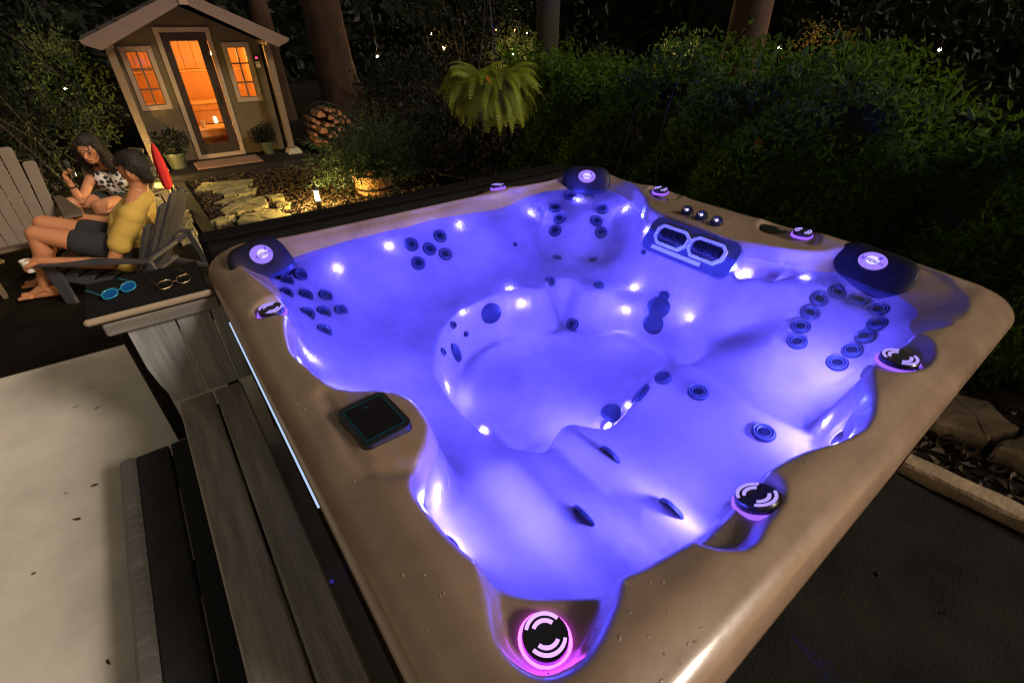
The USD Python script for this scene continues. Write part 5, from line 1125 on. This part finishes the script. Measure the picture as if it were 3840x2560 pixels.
part(t, 'cup', revolve([(0, 0), (0.022, 0), (0.031, 0.085), (0.033, 0.087), (0.029, 0.087), (0.021, 0.004), (0, 0.004)], 20), MAT['white_plastic'], smooth=35)  # white spot at the hand, given the shape of a cup

# ---- the woman: seated behind him, leaning forward, glass in the raised right hand
WM = thing('person', 'person with long dark hair and patterned top raising a drinking glass', 'person')
hc2 = A(-1.525, 4.28, 0.775)
HW, PW = head_chains(hc2, (-0.42, -0.88, -0.20), (0.05, -0.15, 1.0), 1.0)
lsh2, rsh2 = A(-1.30, 4.30, 0.56), A(-1.575, 4.46, 0.575)
rel2, rwr2 = A(-1.735, 4.22, 0.405), A(-1.745, 4.20, 0.565)
lel2, lwr2 = A(-1.36, 4.05, 0.36), A(-1.56, 4.02, 0.345)
lhp2, rhp2 = A(-1.37, 4.50, 0.27), A(-1.52, 4.60, 0.27)
lkn2, lan2 = A(-1.63, 4.06, 0.385), A(-1.72, 3.98, 0.06)
rkn2, ran2 = A(-1.80, 4.22, 0.40), A(-1.86, 4.12, 0.06)
nk2 = A(-1.475, 4.345, 0.645)
torso2 = [[(lhp2, 0.105), (rhp2, 0.105)], [(A(-1.44, 4.53, 0.29), 0.110), (A(-1.44, 4.45, 0.43), 0.093)], [(A(-1.44, 4.45, 0.42), 0.095), (A(-1.40, 4.36, 0.52), 0.085)], [(A(-1.44, 4.45, 0.42), 0.095), (A(-1.52, 4.42, 0.52), 0.085)], [(A(-1.42, 4.38, 0.53), 0.08), (lsh2, 0.050)], [(A(-1.5, 4.42, 0.53), 0.08), (rsh2, 0.050)], [(lsh2, 0.047), (nk2, 0.045), (rsh2, 0.047)], [(nk2, 0.043), (hc2 + A(.01, .02, -.03), 0.044)]]
bd = limbs(torso2 + HW + leg(lhp2, lkn2, lan2, 0.86) + leg(rhp2, rkn2, ran2, 0.86) + arm(lsh2, lel2, lwr2, 0.8) + arm(rsh2, rel2, rwr2, 0.8) + hand(rwr2, (-0.05, -0.12, 1.0), (0.95, -0.3, 0.05), 0.9, size=0.155, thumb=1) + hand(lwr2, (-0.95, -0.05, -0.05), (0, 0, -1), 0.35, size=0.155, thumb=1), refine=0.010, taubin=6)
part(WM, 'body', bd, MAT['skin_pale'], smooth=True); face_bits(WM, PW, 1.0, None)
hr = [[(PW(-0.032, 0, 0.048), 0.082), (PW(0.010, 0, 0.070), 0.062)]]
for b in (1, -1): hr += [[(PW(0.020, 0.060 * b, 0.055), 0.035), (PW(0.002, 0.082 * b, 0.0), 0.034), (PW(-0.012, 0.092 * b, -0.10), 0.040), (PW(-0.03, 0.088 * b, -0.19), 0.030)]]
hr += [[(PW(-0.055, 0, 0.02), 0.080), (PW(-0.075, 0.03, -0.10), 0.075), (PW(-0.085, 0.0, -0.20), 0.055)]]
hair = limbs(hr, 0.012, 4); hair.vertices += hair.vertex_normals * (0.012 * (meshkit.fbm(hair.vertices * [70, 70, 18], 3, 4) - .5))[:, None]
hp = part(WM, 'hair', hair, MAT['hair_dark'], smooth=True); part(hp, 'strands', strands(hair, 900, 0.10, (0.1, 0.1, -1), 6), MAT['hair_dark'], kind='stuff')
tp = [[(a, ra + 0.010) for a, ra in c] for c in torso2[1:6]] + [[(lsh2 * .9 + nk2 * .1, 0.056)], [(rsh2 * .9 + nk2 * .1, 0.056)]]
part(WM, 'top', limbs(tp, 0.014, 6), MAT['patterned_cloth'], smooth=True)
so = [[(lhp2, 0.100), (lhp2 * .55 + lkn2 * .45, 0.080)], [(rhp2, 0.100), (rhp2 * .55 + rkn2 * .45, 0.080)], [(lhp2, 0.108), (rhp2, 0.108)]]
part(WM, 'shorts', limbs(so, 0.015, 5), MAT['black_cloth'], smooth=True)
dw = rwr2 - rel2; dw /= np.linalg.norm(dw); u_, v_, _n = frame(dw)
part(WM, 'wristband', tube([rwr2 - dw * 0.035 + 0.028 * (math.cos(a) * u_ + math.sin(a) * v_) for a in np.linspace(0, 2 * math.pi, 20, endpoint=False)], 0.006, 6, closed=True), MAT['black_plastic'], smooth=True)
t = thing('drinking_glass', 'clear glass held up by the long haired woman', 'glass', tuple(rwr2 + A(0.045, -0.025, 0.045)))
part(t, 'tumbler', revolve([(0, 0), (0.030, 0), (0.035, 0.135), (0.0325, 0.135), (0.028, 0.008), (0, 0.008)], 24), MAT['drinking_glass'], smooth=35)
t = thing('tablet', 'dark flat tray resting on the arm of the woman\'s chair', 'tray', (-1.66, 4.0, 0.325), 15)
part(t, 'plate', cbox(-0.13, 0.13, -0.07, 0.07, 0.0, 0.012, 0.004), MAT['black_plastic'])
